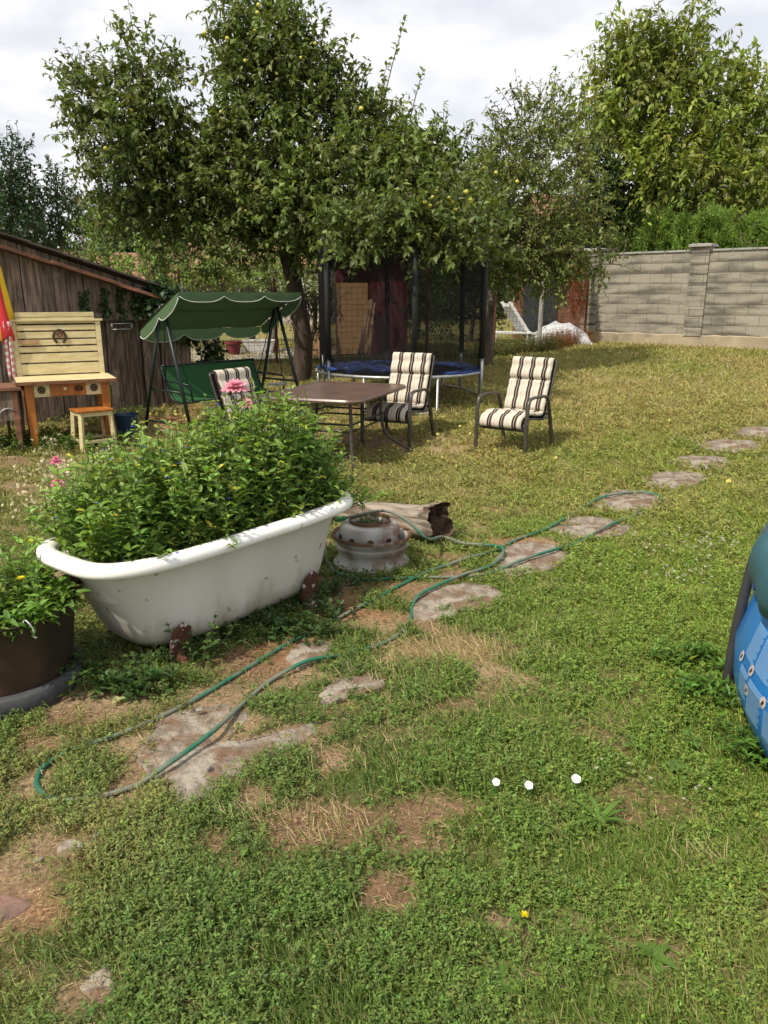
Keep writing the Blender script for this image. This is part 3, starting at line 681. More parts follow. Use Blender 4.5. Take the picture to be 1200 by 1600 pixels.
for i in range(760):
    a = random.uniform(-.72, .70); b = random.uniform(-.24, .27)
    k = 1.22 + random.uniform(0, .12)
    ta = a * k * (.86 if a < 0 else 1) + random.gauss(0, .09); tb = b * ((1.12 if b < 0 else 1.4) + random.uniform(0, .25)) + random.gauss(0, .07)
    h = hprof(ta) * (1 - .30 * (abs(tb) / .42) ** 2.0) + random.uniform(-.17, .035)
    if i % 5 == 0:
        h = RH + (h - RH) * random.uniform(.15, .5); 
    h = max(h, RH + .03)
    bs.append(tubw(a, b, RH - .06)); tp.append(tubw(ta, tb, h))
stems(lm, bs[::2], tp[::2], 8, .080, .036, (.20, .30, .065), .32, True, .05)
stems(lm, bs[1::2], tp[1::2], 9, .056, .026, (.175, .275, .06), .32, True, .06)
bs2 = [b for b, t_ in zip(bs, tp) if random.random() < .2]; tp2 = [(b[0] + (t_[0] - b[0]) * 1.08, b[1] + (t_[1] - b[1]) * 1.08, t_[2] + random.uniform(.01, .08)) for b, t_ in zip(bs, tp) if random.random() < .2]; k_ = min(len(bs2), len(tp2))
stems(lm, [(t_[0], t_[1], t_[2] - .15) for t_ in tp2], tp2, 4, .042, .02, (.25, .33, .07), .3, True, .02)
lowb = []; lowt = []
for i in range(60):   # short shoots leaning over the rim
    a = random.uniform(-.72, .72); s = random.choice((-1, 1)) if random.random() < .3 else -1
    lowb.append(tubw(a, s * .24, RH - .04)); lowt.append(tubw(a + random.gauss(0, .06), s * random.uniform(.27, .34), RH + random.uniform(.05, .14)))
stems(lm, lowb, lowt, 3, .06, .028, (.15, .235, .045), .25, True, .03)
fp = [Vector(tp[i]) + Vector((random.gauss(0, .02), random.gauss(0, .02), random.uniform(-.03, .03))) for i in range(0, 760, 9)]
flowers(lm, fp, .013, (.05, .08, .48), 4)
tag(lm.build('flowering_plants', M['leaf']), 'dense leafy green plants with tiny blue flowers filling the white bathtub', 'plants', kind='stuff')

# zinnias left of the tub
def zinnia(base, h, leanx, leany, label, col=(.75, .20, .36), s=.035):
    r = empty('zinnia', base, 0, label, 'flower', 'pink zinnias')
    lm = LM(); b = np.array([[0, 0, 0.]]); t = np.array([[leanx, leany, h]])
    stems(lm, b, t, 6, .07, .03, (.09, .15, .03), .2, True, .02, r=.0035); lm.build('stem', M['leaf'], r)
    lm = LM()
    for k, (m_, el, ss) in enumerate([(12, .1, 1), (11, .45, .85), (9, .85, .6)]):
        for j in range(m_):
            a = 2 * PI * j / m_ + k; d = np.array([[math.cos(a) * math.cos(el), math.sin(a) * math.cos(el) - .25, math.sin(el)]])
            lm.leaves(t + np.array([[0, 0, .008 * k]]), d, np.array([[0, -.3, 1.]]), s * ss, s * .5 * ss, np.array([col]) * random.uniform(.8, 1.1), 2, droop=.2)
    lm.build('flower_head', M['petal'], r)
    lm = LM(); lm.leaves(np.tile(t + np.array([[0, 0, .02]]), (14, 1)), rng.normal(0, 1, (14, 3)) + np.array([[0, 0, 1]]), rng.normal(0, 1, (14, 3)), .012, .007, np.array([[.6, .42, .05]]), 1); lm.build('flower_centre', M['petal'], r)
b1 = P(88, 722, 3.95); b2 = P(89, 757, 3.7)
zinnia(on(b1.x + .03, b1.y), b1.z - tz(b1.x, b1.y), -.03, 0, 'upper pink zinnia at the left end of the tub')
zinnia(on(b2.x + .02, b2.y), b2.z - tz(b2.x, b2.y), -.02, 0, 'lower pink zinnia at the left end of the tub')
for (u, v, Yd, s_, lab) in [(368, 608, 4.2, .085, 'largest pink bloom standing above the plants in the tub'), (386, 634, 4.15, .05, 'smaller pink bloom just below the largest one over the tub')]:
    c = P(u, v, Yd); zinnia(Vector((c.x, c.y, TUB.z + .5)), c.z - TUB.z - .5, 0, 0, lab, (.78, .33, .42), s=s_)
# pale seedheads
def pale(base, h, n, label):
    r = empty('faded_plant', base, 0, label, 'plant', 'faded plants beside the tub')
    lm = LM(); bs = rng.normal(0, .03, (n, 3)) * np.array([1, 1, 0]); tp_ = bs * 3.0 + rng.normal(0, .03, (n, 3)); tp_[:, 2] = h * rng.uniform(.7, 1.05, n)
    stems(lm, bs, tp_, 5, .045, .018, (.17, .20, .07), .3, True, .04, r=.0025, stemcol=(.3, .27, .14))
    lm.build('leaves', M['leaf'], r)
    for k in range(n):
        lm = LM(); m_ = 24; lm.leaves(np.tile(tp_[k], (m_, 1)) + rng.normal(0, .028, (m_, 3)), rng.normal(0, 1, (m_, 3)), rng.normal(0, 1, (m_, 3)), .024, .017, np.array([[.62, .56, .34]]) * rng.uniform(.6, 1.1, (m_, 1)), 1); lm.build('seed_head', M['petal'], r)
for (u, v, Yd, n, lab) in [(72, 742, 4.05, 12, 'faded cream flowered plant leaning out furthest left of the tub'), (98, 726, 4.2, 12, 'faded cream flowered plant behind the upper pink zinnia'), (112, 700, 4.35, 10, 'tall pale plant with dried heads at the back left of the tub')]:
    c = P(u, v, Yd); pale(on(c.x, c.y), c.z - tz(c.x, c.y), n, lab)

# ------------------------------------------------------------------ round planter pot
pot = empty('planter_pot', on(POT[0], POT[1]), 0, 'dark brown round planter pot standing in a grey rubber base at the left edge', 'planter')
mb = MB(); mb.lathe([(.27, .03), (.285, .12), (.30, .24), (.322, .375), (.33, .385), (.326, .392), (.312, .386), (.30, .33)], 56, cap=False); mb.build('pot_wall', M['potbrown'], pot, smooth=60)
mb = MB(); mb.lathe([(.30, -.03), (.322, 0.0), (.325, .075), (.315, .085), (.285, .085), (.28, .05)], 56); mb.build('base_ring', M['tray'], pot, smooth=50)
mb = MB(); mb.lathe([(.308, .33), (.2, .345), (.01, .35)], 40); mb.build('soil', M['soil'], pot, smooth=60)
mb = MB(); a = -.75
def pw(an, r, z): return (r * math.cos(an), r * math.sin(an), z)
mb.tube(spline([pw(a - .05, .30, .36), pw(a - .03, .322, .405), pw(a, .34, .395), pw(a + .04, .342, .36), pw(a + .03, .338, .335), pw(a + .07, .338, .325)], 5), .0028, 6); mb.build('wire_hook', M['whiteplastic'], pot, smooth=80)
lm = LM(); bs = []; tp = []
for i in range(150):
    a = random.uniform(0, 2 * PI); r = .25 * math.sqrt(random.random())
    x0, y0 = POT[0] + r * math.cos(a), POT[1] + r * math.sin(a); k = 1.25
    bs.append((x0, y0, .34)); tp.append((POT[0] + r * k * math.cos(a) + random.gauss(0, .03), POT[1] + r * k * math.sin(a) + random.gauss(0, .03), .60 - .16 * (r / .27) ** 2 + random.uniform(-.10, .03) + .05 * math.cos(a - 2)))
stems(lm, bs, tp, 5, .072, .026, (.13, .225, .035), .22, True, .03)
lb = []; lt = []
for i in range(50):
    a = random.uniform(-PI, .4); lb.append((POT[0] + .26 * math.cos(a), POT[1] + .26 * math.sin(a), .36)); r = random.uniform(.29, .35)
    lt.append((POT[0] + r * math.cos(a), POT[1] + r * math.sin(a), random.uniform(.37, .45)))
stems(lm, lb, lt, 3, .085, .03, (.12, .22, .035), .2, True, .02, droop=.5)
tag(lm.build('potted_plants', M['leaf']), 'bright green leafy plants growing out of the dark brown pot', 'plants', kind='stuff')
c = P(33, 905, 2.95); yf = LM(); flowers(yf, [c, c + Vector((0, 0, .006))], .018, (.75, .62, .02), 8)
o = yf.build('yellow_flower', M['petal'], None, tuple(c)); o.location = c; tag(o, 'small yellow flower among the leaves of the round pot', 'flower')

# ------------------------------------------------------------------ wheel rims
c = G(581, 880); rimloc = on(c.x, c.y)
w = empty('wheel_rim', rimloc, 0, 'large dirty white steel wheel rim lying flat beside the tub', 'wheel rim')
prof = [(.175, 0), (.205, .0), (.218, .008), (.218, .02), (.20, .03), (.188, .045), (.186, .07), (.19, .085), (.205, .10), (.208, .118), (.200, .124), (.206, .134), (.214, .145), (.222, .155), (.226, .170), (.220, .176), (.205, .165), (.190, .15), (.175, .12), (.17, .04)]
w.scale = (1.12, 1.12, 1.18)
mb = MB(); mb.lathe(prof, 64, cap=False); mb.build('barrel', M['steelrim'], w, smooth=60)
mb = MB(); mb.lathe([(.2275, .162), (.2285, .172), (.222, .179), (.204, .168), (.206, .163)], 64, cap=False); mb.build('rusty_lip', M['rustrim'], w, smooth=60)
mb = MB(); mb.lathe([(.18, .12), (.12, .13), (.02, .13)], 40); mb.build('disc', M['rustrim'], w, smooth=60)
w2 = empty('wheel_rim', rimloc + Vector((-.012, .015, .17)), R(20), 'smaller rusty white wheel centre with round holes on top of the large rim', 'wheel rim')
mb = MB(); n = 96
# drum wall, its round holes dark discs with hole shade put into the colour
w2.scale = (1.08, 1.08, 1.08)
prof = [(.178, 0), (.178, .03), (.174, .066), (.166, .084), (.15, .093), (.120, .096), (.116, .092), (.116, .05), (.12, .02)]
mb.lathe(prof, n, cap=False); mb.build('drum', M['steelrim'], w2, smooth=50)
mb = MB(); mb.lathe([(.122, .0955), (.1215, .118), (.117, .118), (.1165, .05)], 64, cap=False); mb.build('inner_collar', M['rustrim'], w2, smooth=60)
for k in range(10):
    a = 2 * PI * k / 10; mb = MB()
    Mx = Matrix.Rotation(a, 4, 'Z') @ Matrix.Translation((.1772, 0, .022)) @ Matrix.Rotation(PI / 2 , 4, 'Y')
    rg = [[tuple(Mx @ Vector((r * math.cos(q) * .8, r * math.sin(q), z))) for q in [2 * PI * i / 20 for i in range(20)]] for r, z in ((.019, -.004), (.019, .0022), (.016, .0022), (.015, .0014))]
    mb.loft(rg, True); mb.build('vent_hole_disc', M['logend'], w2, smooth=40)
mb = MB(); mb.lathe([(.112, .07), (.02, .075)], 32); mb.build('soil', M['soil'], w2, smooth=60)
lm = LM(); n_ = 40; bb = np.zeros((n_, 3)); aa = rng.uniform(0, 2 * PI, n_); rr = rng.uniform(0, .09, n_)
bb[:, 0] = rr * np.cos(aa); bb[:, 1] = rr * np.sin(aa); bb[:, 2] = .07; tt = bb * 1.3; tt[:, 2] = .07 + rng.uniform(.04, .11, n_)
stems(lm, bb, tt, 4, .02, .011, (.09, .15, .04), .3, True, .02, detail=1, r=.0015)
o = lm.build('small_plant', M['leaf']); o.location = w2.location; tag(o, 'small sparse plant growing in the top of the upper wheel rim', 'plant')

# ------------------------------------------------------------------ log
a_ = G(690, 846) ; e1 = Vector((.385, 5.02, 0)); e0 = Vector((-.42, 5.62, 0))
lg = empty('log', on(e1.x, e1.y), 0, 'short bare weathered tree log lying on the grass behind the wheel rims', 'log')
dz = Vector((0, 0, 1)); ax = (e0 - e1); Lg = ax.length; lg.rotation_euler = (0, 0, math.atan2(ax.y, ax.x)); ax = Vector((1, 0, 0)); sdv = ax.cross(dz)
mb = MB(); rings = []; rl = random.Random(4); nn = 40
bumps = [(rl.uniform(.01, .035), rl.randint(2, 9), rl.uniform(0, 6)) for _ in range(6)]
for i in range(26):
    t = i / 25; r = .135 - .045 * t + .022 * math.exp(-((t - .0) / .12) ** 2)
    c = ax * (Lg * t) + dz * (r * .92 + .005)
    ring = []
    for k in range(nn):
        an = 2 * PI * k / nn; rr_ = r * (1 + sum(b * math.sin(f * an + ph + t * 1.5) for b, f, ph in bumps) + rl.uniform(-.012, .012))
        off = ax * (.03 * math.sin(3 * an + 1) + rl.uniform(-.02, .02)) if i == 0 else Vector()
        ring.append(tuple(c + off + (sdv * math.cos(an) + dz * math.sin(an) * .9) * rr_))
    rings.append(ring)
mb.loft(rings, False); mb.build('bark_surface', M['log'], lg, smooth=40)
mb = MB(); r0 = rings[0]; cc = sum((Vector(p) for p in r0), Vector()) / nn; er = [r0]
for q, dp in ((.93, .03), (.8, .07), (.62, .10), (.4, .08), (.2, .11), (.05, .09)):
    er.append([tuple(cc + (Vector(p) - cc) * q * (1 + rl.uniform(-.06, .06)) + ax * (dp + rl.uniform(-.02, .02))) for p in r0])
mb.loft(er, False); mb.build('rotten_end', M['logend'], lg, smooth=30); r0 = rings[-1]; mb = MB(); mb.loft([r0, [tuple(sum((Vector(p) for p in r0), Vector()) / nn + (Vector(p) - sum((Vector(p) for p in r0), Vector()) / nn) * .1) for p in r0]], True)
mb.build('sawn_end', M['log'], lg, smooth=30)
# ------------------------------------------------------------------ hose
hp = [(508, 838, .10), (507, 858, .05), (512, 880, .012), (526, 899, .01), (560, 907, 0), (587, 908, 0), (623, 906, 0), (668, 905, 0), (735, 903, 0), (775, 895, 0), (806, 887, 0), (836, 876, 0), (872, 865, 0), (907, 848, 0), (933, 837, 0), (958, 825, 0), (989, 808, 0), (1018, 797, 0), (1033, 787, 0), (1025, 779, 0), (999, 775, 0), (963, 778, 0), (935, 785, 0), (908, 797, 0), (892, 807, 0), (872, 823, 0), (846, 832, 0), (806, 846, 0), (775, 863, 0), (735, 876, .012), (694, 887, 0), (668, 896, 0), (618, 921, 0), (587, 938, 0), (545, 960, 0), (511, 978, 0), (443, 1013, 0), (373, 1056, 0), (299, 1100, 0), (213, 1141, 0), (152, 1163, 0), (100, 1182, 0), (72, 1200, 0), (61, 1214, 0), (59, 1233, 0), (78, 1251, 0), (115, 1255, 0), (160, 1249, 0), (192, 1239, 0), (221, 1228, 0), (262, 1209, 0), (300, 1182, 0), (340, 1150, 0), (384, 1100, 0), (425, 1066, 0), (480, 1044, 0), (530, 1028, 0), (569, 1018, 0), (608, 1004, 0), (632, 985, 0), (643, 966, 0), (643, 952, 0), (654, 940, 0), (679, 926, 0), (724, 906, .022), (765, 890, .012), (784, 878, .01), (783, 868, .02), (765, 861, .03), (724, 858, .03), (692, 850, .04)]
pts = []
for u, v, z in hp:
    g = G(u, v); pts.append(Vector((g.x, g.y, g.z + .012 + z + (.024 if instone(np.array([g.x]), np.array([g.y]))[0] else 0))))
for (u, v, Yd) in [(668, 842, 4.62), (643, 819, 4.62), (618, 803, 4.66), (597, 798, 4.68), (567, 803, 4.68), (540, 809, 4.66)]:
    pts.append(P(u, v, Yd))
hs = empty('garden_hose', pts[0] * 1, 0, 'long green and grey garden hose looping over the stepping stones', 'hose')
mb = MB(); mb.tube([p - pts[0] for p in spline(pts, 7)], .0098, 9); mb.build('hose_tube', M['hose'], hs, smooth=180)
mb = MB(); e = pts[-1] - pts[0]; d = (pts[-1] - pts[-2]).normalized(); mb.tube([e, e + d * .005, e + d * .02, e + d * .022, e + d * .05, e + d * .07], [.011, .017, .017, .013, .015, .012], 12); mb.build('connector', M['greenplastic'], hs, smooth=40)

# ------------------------------------------------------------------ pool
pl = empty('pool', on(POOL[0], POOL[1]), 0, 'round blue vinyl frame pool at the right edge with a teal cover over it', 'pool')
mb = MB(); pr = POOL[2]
prof = [(pr - .14, -.02), (pr - .04, .0), (pr + .02, .05), (pr + .07, .17), (pr + .075, .28), (pr + .03, .45), (pr - .03, .60), (pr - .05, .70)]
mb.lathe(prof, 120, cap=False); mb.build('pool_wall', M['poolblue'], pl, smooth=180)
mb = MB(); n = 160; rings = []
rc = random.Random(9); ph = [rc.uniform(0, 6) for _ in range(6)]
def wv(a): return .5 + .5 * math.sin(9 * a + ph[0]) * .6 + .25 * math.sin(17 * a + ph[1])
for r, z, w_ in [(pr - .06, .5, 1), (pr + .035, .55, 1), (pr + .055, .60, .6), (pr + .055, .67, .4), (pr + .03, .725, .2), (pr - .03, .75, .1), (pr - .15, .745, .05), (pr - .5, .72, 0), (.02, .70, 0)][1:]:
    rings.append([((r + .012 * w_ * math.sin(26 * t + ph[2]) ) * math.cos(t), (r + .012 * w_ * math.sin(26 * t + ph[2])) * math.sin(t), z - w_ * .05 * wv(t)) for t in [2 * PI * k / n for k in range(n)]])
mb.loft(rings, True); mb.build('cover', M['cover'], pl, smooth=180)
mb = MB(); mb.tube([( (pr + .01) * math.cos(t), (pr + .01) * math.sin(t), .70) for t in [2 * PI * k / 72 for k in range(73)]], .024, 10); mb.build('top_rail', M['poolleg'], pl, smooth=180)
for k in range(10):
    a = 2 * PI * k / 10 + R(151.5); mb = MB(); c, s = math.cos(a), math.sin(a)
    mb.tube(spline([((pr + .005) * c, (pr + .005) * s, .72), ((pr + .045) * c, (pr + .045) * s, .60), ((pr + .075) * c, (pr + .075) * s, .30), ((pr + .085) * c, (pr + .085) * s, .01)], 5), .021, 12)
    mb.build('leg', M['poolleg'], pl, smooth=180)
mb = MB(); a = R(158); c, s = math.cos(a), math.sin(a); mb.lathe([(.028, 0), (.034, .004), (.034, .03), (.02, .034)], 20); 
o = mb.build('valve', M['royal'], pl, smooth=50); o.rotation_euler = (0, R(90), a); o.location = ((pr + .01) * c, (pr + .01) * s, .56)
# printed safety panel: light grey text blocks and round pictograms, lying on the wall
def wallp(a, z, off=.003):
    r = np.interp(z, [p[1] for p in prof], [p[0] for p in prof]) + off
    return (r * math.cos(a), r * math.sin(a), z)
A0 = R(164)
mb = MB()
def wquad(a0, z0, a1, z1, sk=0, off=.003):
    m = 5; vs = []; 
    for i in range(m + 1):
        a = a0 + (a1 - a0) * i / m; vs += [wallp(a + sk * 0, z0 + sk * i / m, off), wallp(a, z1 + sk * i / m, off)]
    mb.add(vs, [(2 * i, 2 * i + 2, 2 * i + 3, 2 * i + 1) for i in range(m)])
for cb, (aa, ab, za, zb) in enumerate([(.02, .095, .34, .47), (.105, .20, .34, .47), (.03, .10, .20, .30), (.11, .20, .17, .30), (.22, .34, .30, .47), (.22, .34, .12, .27), (.36, .5, .2, .47)]):
    k = 0; z = zb
    while z > za:
        wquad(A0 + aa, z, A0 + ab - (.012 if k % 4 == 3 else 0), z - .0042); z -= .0075; k += 1
mb.build('printed_text', M['lightblue'], pl)
for (aa, z) in [(.005, .315), (.10, .325), (.105, .25), (.21, .285)]:
    mb = MB(); vs = []
    for rr_, o_ in ((.021, .004), (.0165, .004)):
        vs.append([wallp(A0 + aa + rr_ * math.cos(q) / pr, z + rr_ * math.sin(q), o_) for q in [2 * PI * i / 22 for i in range(22)]])
    mb.loft(vs, False, closed=True)
    mb.add([wallp(A0 + aa + .016 * math.cos(q) / pr, z + .016 * math.sin(q), .0035) for q in [2 * PI * i / 22 for i in range(22)]], [tuple(range(22))])
    o = mb.build('pictogram', M['white'], pl)
    mb = MB(); q = A0 + aa
    mb.add([wallp(q - .006, z - .009, .005), wallp(q + .0015, z - .010, .005), wallp(q + .006, z + .004, .005), wallp(q + .001, z + .010, .005), wallp(q - .003, z + .004, .005)], [(0, 1, 2, 3, 4)]); mb.build('symbol', M['darkframe'], o)

# ------------------------------------------------------------------ garden chairs and cushions
CP = [(-.33, .30), (-.335, .35), (-.30, .40), (-.20, .425), (-.05, .41), (.10, .385), (.17, .39), (.215, .43), (.25, .52), (.30, .66), (.345, .80), (.39, .93), (.42, 1.03)]
def chair(loc, rz, label, group='patio armchairs'):
    r = empty('garden_chair', loc, rz, label, 'chair', group); r.scale = (.97, .97, .93)
    for sx in (-1, 1):
        mb = MB(); x = sx * .30
        mb.tube(spline([(x, -.34, 0), (x, -.335, .25), (x, -.325, .50), (x, -.30, .60), (x, -.23, .635), (x, -.05, .635), (x, .10, .625), (x, .17, .58), (x + sx * .0, .24, .40), (x + sx * .01, .36, .0)], 5), .018, 8, flat=1.35)
        mb.build('side_frame', M['chairframe'], r, smooth=180)
    mb = MB()
    for sx in (-1, 1):
        mb.tube(spline([(sx * .265, y + .012, z - .03) for y, z in CP], 3), .011, 8)
        mb.beam((sx * .265, -.33, .38), (sx * .30, -.33, .38), .02, .02); mb.beam((sx * .265, .2, .42), (sx * .30, .225, .44), .02, .02)
    mb.tube([(-.265, -.32, .28), (.265, -.32, .28)], .011, 8); mb.tube([(-.265, .435, 1.0), (.265, .435, 1.0)], .011, 8); mb.tube([(-.3, .22, .36), (.3, .22, .36)], .010, 8)
    mb.build('seat_frame', M['chairframe'], r, smooth=180)
    mb = MB(); pr_ = spline([(0, y + .012, z - .03) for y, z in CP], 3)
    mb.loft([[(-.262, p.y, p.z), (.262, p.y, p.z), (.262, p.y + .003, p.z - .003), (-.262, p.y + .003, p.z - .003)] for p in pr_], True); mb.build('sling', M['sling'], r, smooth=60)
    return r
def cushion(loc, rz, label, seed=1, headroll=True):
    r = empty('chair_cushion', loc, rz, label, 'cushion', 'striped chair cushions'); r.scale = (.97, .97, .93)
    pp = spline([(0, y, z) for y, z in CP[0:]], 6); nP = len(pp); rn = random.Random(seed)
    arc = [0]
    for i in range(1, nP): arc.append(arc[-1] + (pp[i] - pp[i - 1]).length)
    Ltot = arc[-1]; seams = [.22 * Ltot * 0 + .0, .405 * Ltot, .50 * Ltot, .78 * Ltot]
    def part(i0, i1, nm, th=.055):
        mb = MB(); rings = []
        s0, s1 = arc[i0], arc[i1]; nc = 30; w = .25
        for i in range(i0, i1 + 1):
            p = pp[i]; d = (pp[min(i + 1, nP - 1)] - pp[max(i - 1, 0)]).normalized(); nr = Vector((0, -d.z, d.y))
            if nr.z < 0 and abs(nr.z) > .3: nr = -nr
            e = min(1, max(0, (arc[i] - s0) / .05), ) ; f = min(1, max(0, (s1 - arc[i]) / .05))
            t = th * (.35 + .65 * math.sqrt(max(0, e * (2 - e)))) * (.35 + .65 * math.sqrt(max(0, f * (2 - f))))
            # soft cross quilting every 0.14 m
            q = abs(math.sin(PI * (arc[i] - s0) / .15)) ** .5; t *= .62 + .38 * q
            ring = []
            for k in range(nc):
                an = 2 * PI * k / nc; c_, s_ = math.cos(an), math.sin(an)
                xx = w * abs(c_) ** .45 * (1 if c_ > 0 else -1); hh = abs(s_) ** .6 * (1 if s_ > 0 else -1)
                tuft = 1 - .22 * math.exp(-((abs(xx) - .13) / .02) ** 2) * (1 - q)
                ring.append(tuple(Vector((xx, 0, 0)) + p + nr * (t * .5 + .0) + nr * (t * .5 * hh * tuft) + Vector((0, 0, rn.uniform(-.0015, .0015)))))
            rings.append(ring)
        mb.loft(rings, True); return mb.build(nm, M['stripes'], r, smooth=75)
    def near(s): return min(range(nP), key=lambda i: abs(arc[i] - s))
    a, b, c = near(.52 * Ltot - .02), near(.80 * Ltot), nP - 1
    part(0, a, 'seat_pad', .058); part(a, b, 'back_pad', .052); part(b, c, 'head_pad', .07)
    return r
fr = G(741, 693); fr2 = G(808, 706)
C1 = Vector((1.42, 8.28, 0)); C1.z = tz(C1.x, C1.y); r1 = R(-36)
chair(C1, r1, 'patio armchair standing alone on the grass right of the trampoline'); cushion(C1, r1, 'black and cream striped cushion on the right hand armchair', 1)
C2 = Vector((.16, 8.72, 0)); C2.z = tz(C2.x, C2.y); r2 = R(-26)
chair(C2, r2, 'patio armchair between the brown table and the trampoline'); cushion(C2, r2, 'black and cream striped cushion on the armchair behind the table', 2)
C3 = Vector((-1.16, 7.35, 0)); C3.z = tz(C3.x, C3.y); r3 = R(58)
chair(C3, r3, 'patio armchair left of the table in front of the green swing'); cushion(C3, r3, 'black and cream striped cushion on the armchair beside the green swing', 3)
# ------------------------------------------------------------------ table
TC = Vector((-.50, 8.12, 0)); TC.z = tz(TC.x, TC.y); TR = R(70)
tb = empty('garden_table', TC, TR, 'rectangular brown garden table with rounded corners and dark legs', 'table'); tb.scale = (1.06, 1.12, 1)
mb = MB(); zt = .66
def rrect(a, b, r, z, n=7):
    out = []
    for cx, cy, a0 in ((a - r, b - r, 0), (-a + r, b - r, 90), (-a + r, -b + r, 180), (a - r, -b + r, 270)):
        for k in range(n): q = R(a0 + 90 * k / (n - 1)); out.append((cx + r * math.cos(q), cy + r * math.sin(q), z))
    return out
mb.loft([rrect(.70, .47, .11, zt - .004), rrect(.712, .482, .12, zt - .001), rrect(.712, .482, .12, zt + .0)][:1] + [rrect(.70, .47, .11, zt + .008)], True); mb.build('table_top', M['tabletop'], tb, smooth=30)
mb = MB(); mb.loft([rrect(.703, .473, .112, zt - .028), rrect(.722, .492, .13, zt - .026), rrect(.728, .498, .135, zt - .006), rrect(.718, .488, .127, zt + .0105), rrect(.698, .468, .108, zt + .0105), rrect(.695, .465, .106, zt - .02)], False)
mb.build('rim_band', M['tabletop'], tb, smooth=40)
for sx in (-1, 1):
    for sy in (-1, 1):
        mb = MB(); mb.tube(spline([(sx * .52, sy * .34, zt - .03), (sx * .53, sy * .35, .45), (sx * .55, sy * .36, .2), (sx * .60, sy * .40, -.01)] if sx < 0 else [(.30, sy * .34, zt - .03), (.30, sy * .345, .35), (.32, sy * .40, .16), (.34, sy * .62, .02), (.34, sy * .66, 0)], 5), .016, 10); mb.build('leg', M['chairframe'], tb, smooth=180)
mb = MB()
for z in (zt - .045, .40, .33):
    for sy in (-1, 1): mb.tube([(-.53, sy * .35, z), (.53, sy * .35, z)], .010, 8)
    for sx in (-1, 1): mb.tube([(sx * .53, -.35, z), (sx * .53, .35, z)], .010, 8)
mb.build('stretchers', M['darkframe'], tb, smooth=180)
c = P(432, 603, 8.55)
mb = MB()
for k in range(3): mb.add([(-.10 + .012 * k, -.055, .004 * k), (.09, -.07 + .012 * k, .004 * k), (.11, .05, .004 * k + .02), (.0, .06, .004 * k), (-.09, .06 - .01 * k, .004 * k + .008)], [(0, 1, 2, 3, 4)])
o = mb.build('magazine', M['tray'], smooth=None); sm = o.modifiers.new('thick', 'SOLIDIFY'); sm.thickness = .004
o.location = (c.x, c.y, TC.z + zt + .016); tag(o, 'crumpled grey paper lying on the left corner of the brown table', 'paper')

# ------------------------------------------------------------------ garden swing
SW = Vector((-1.98, 9.75, 0)); SW.z = tz(SW.x, SW.y); SR = R(50)
sw = empty('garden_swing', SW, SR, 'green garden swing seat with scalloped canopy and dark A shaped legs', 'garden swing')
HW = .88
for sx in (-1, 1):
    for sy, nm in ((-1, 'leg'), (1, 'leg')):
        mb = MB(); mb.tube([(sx * (HW - .01), sy * .02, 1.42), (sx * (HW + .03), sy * .46, 0 if sx > 0 else 0)], .021, 10); mb.build(nm, M['greenframe'], sw, smooth=180)
    mb = MB(); mb.tube([(sx * HW, -.30, .45), (sx * HW, .30, .45)], .014, 8); mb.tube([(sx * HW + sx * .02, -.43, .07), (sx * HW + sx * .02, .43, .07)], .014, 8); mb.tube([(sx * HW, 0, 1.40), (sx * HW, -.12, 1.44)], .018, 8)
    mb.build('side_brace', M['greenframe'], sw, smooth=180)
mb = MB(); mb.tube([(-HW, 0, 1.42), (HW, 0, 1.42)], .021, 10); mb.build('top_bar', M['greenframe'], sw, smooth=180)
# canopy: front high, back low
FY, FZ, BY, BZ = -.42, 1.57, .38, 1.13; CW = .93; CN = 36
mb = MB(); rings = []
for i in range(13):
    t = i / 12; y = FY + (BY - FY) * t; z = FZ + (BZ - FZ) * t + .035 * math.sin(PI * t)
    row = []
    for j in range(CN + 1):
        s_ = -1 + 2 * j / CN; row.append((s_ * CW, y, z - .025 * (1 - abs(s_) ** 2) * math.sin(PI * t) + .006 * math.sin(9 * s_ + 5 * t)))
    rings.append(row)
mb.loft(rings, False, closed=False); o = mb.build('canopy', M['canopytop'], sw, smooth=180)
def valance(p0, p1, nsc, h, out, name):
    p0 = Vector(p0); p1 = Vector(p1); nseg = nsc * 12; mb = MB(); top = []; bot = []
    for i in range(nseg + 1):
        t = i / nseg; ph = (t * nsc) % 1.0
        dpt = h * (.42 + .58 * (1 - abs(2 * ph - 1) ** 3.2)) if 0 < ph < 1 else h * .42
        p = p0.lerp(p1, t); top.append(tuple(p)); bot.append(tuple(p + Vector(out) * dpt * .35 + Vector((0, 0, -dpt))))
    mb.loft([top, [tuple((Vector(a) + Vector(b)) / 2 + Vector(out) * .008) for a, b in zip(top, bot)], bot], False, closed=False); mb.build(name, M['canopy'], sw, smooth=180)
    mb = MB(); mb.tube(bot, .005, 6); mb.build('piping', M['piping'], sw, smooth=180)
valance((-CW, FY, FZ), (CW, FY, FZ), 3, .11, (0, -.35, 0), 'front_valance')
valance((-CW, BY, BZ), (CW, BY, BZ), 3, .14, (0, .25, 0), 'back_valance')
valance((-CW, BY, BZ), (-CW, FY, FZ), 2, .15, (-.3, 0, 0), 'side_valance')
valance((CW, BY, BZ), (CW, FY, FZ), 2, .15, (.3, 0, 0), 'side_valance')
mb = MB(); sp = spline([(0, -.26, .34), (0, -.05, .31), (0, .12, .33), (0, .20, .42), (0, .27, .56), (0, .32, .71)], 4)
mb.loft([[(-.70, p.y, p.z), (.70, p.y, p.z), (.70, p.y + .012, p.z - .012), (-.70, p.y + .012, p.z - .012)] for p in sp], True); mb.build('seat_sling', M['swingfab'], sw, smooth=60)
mb = MB()
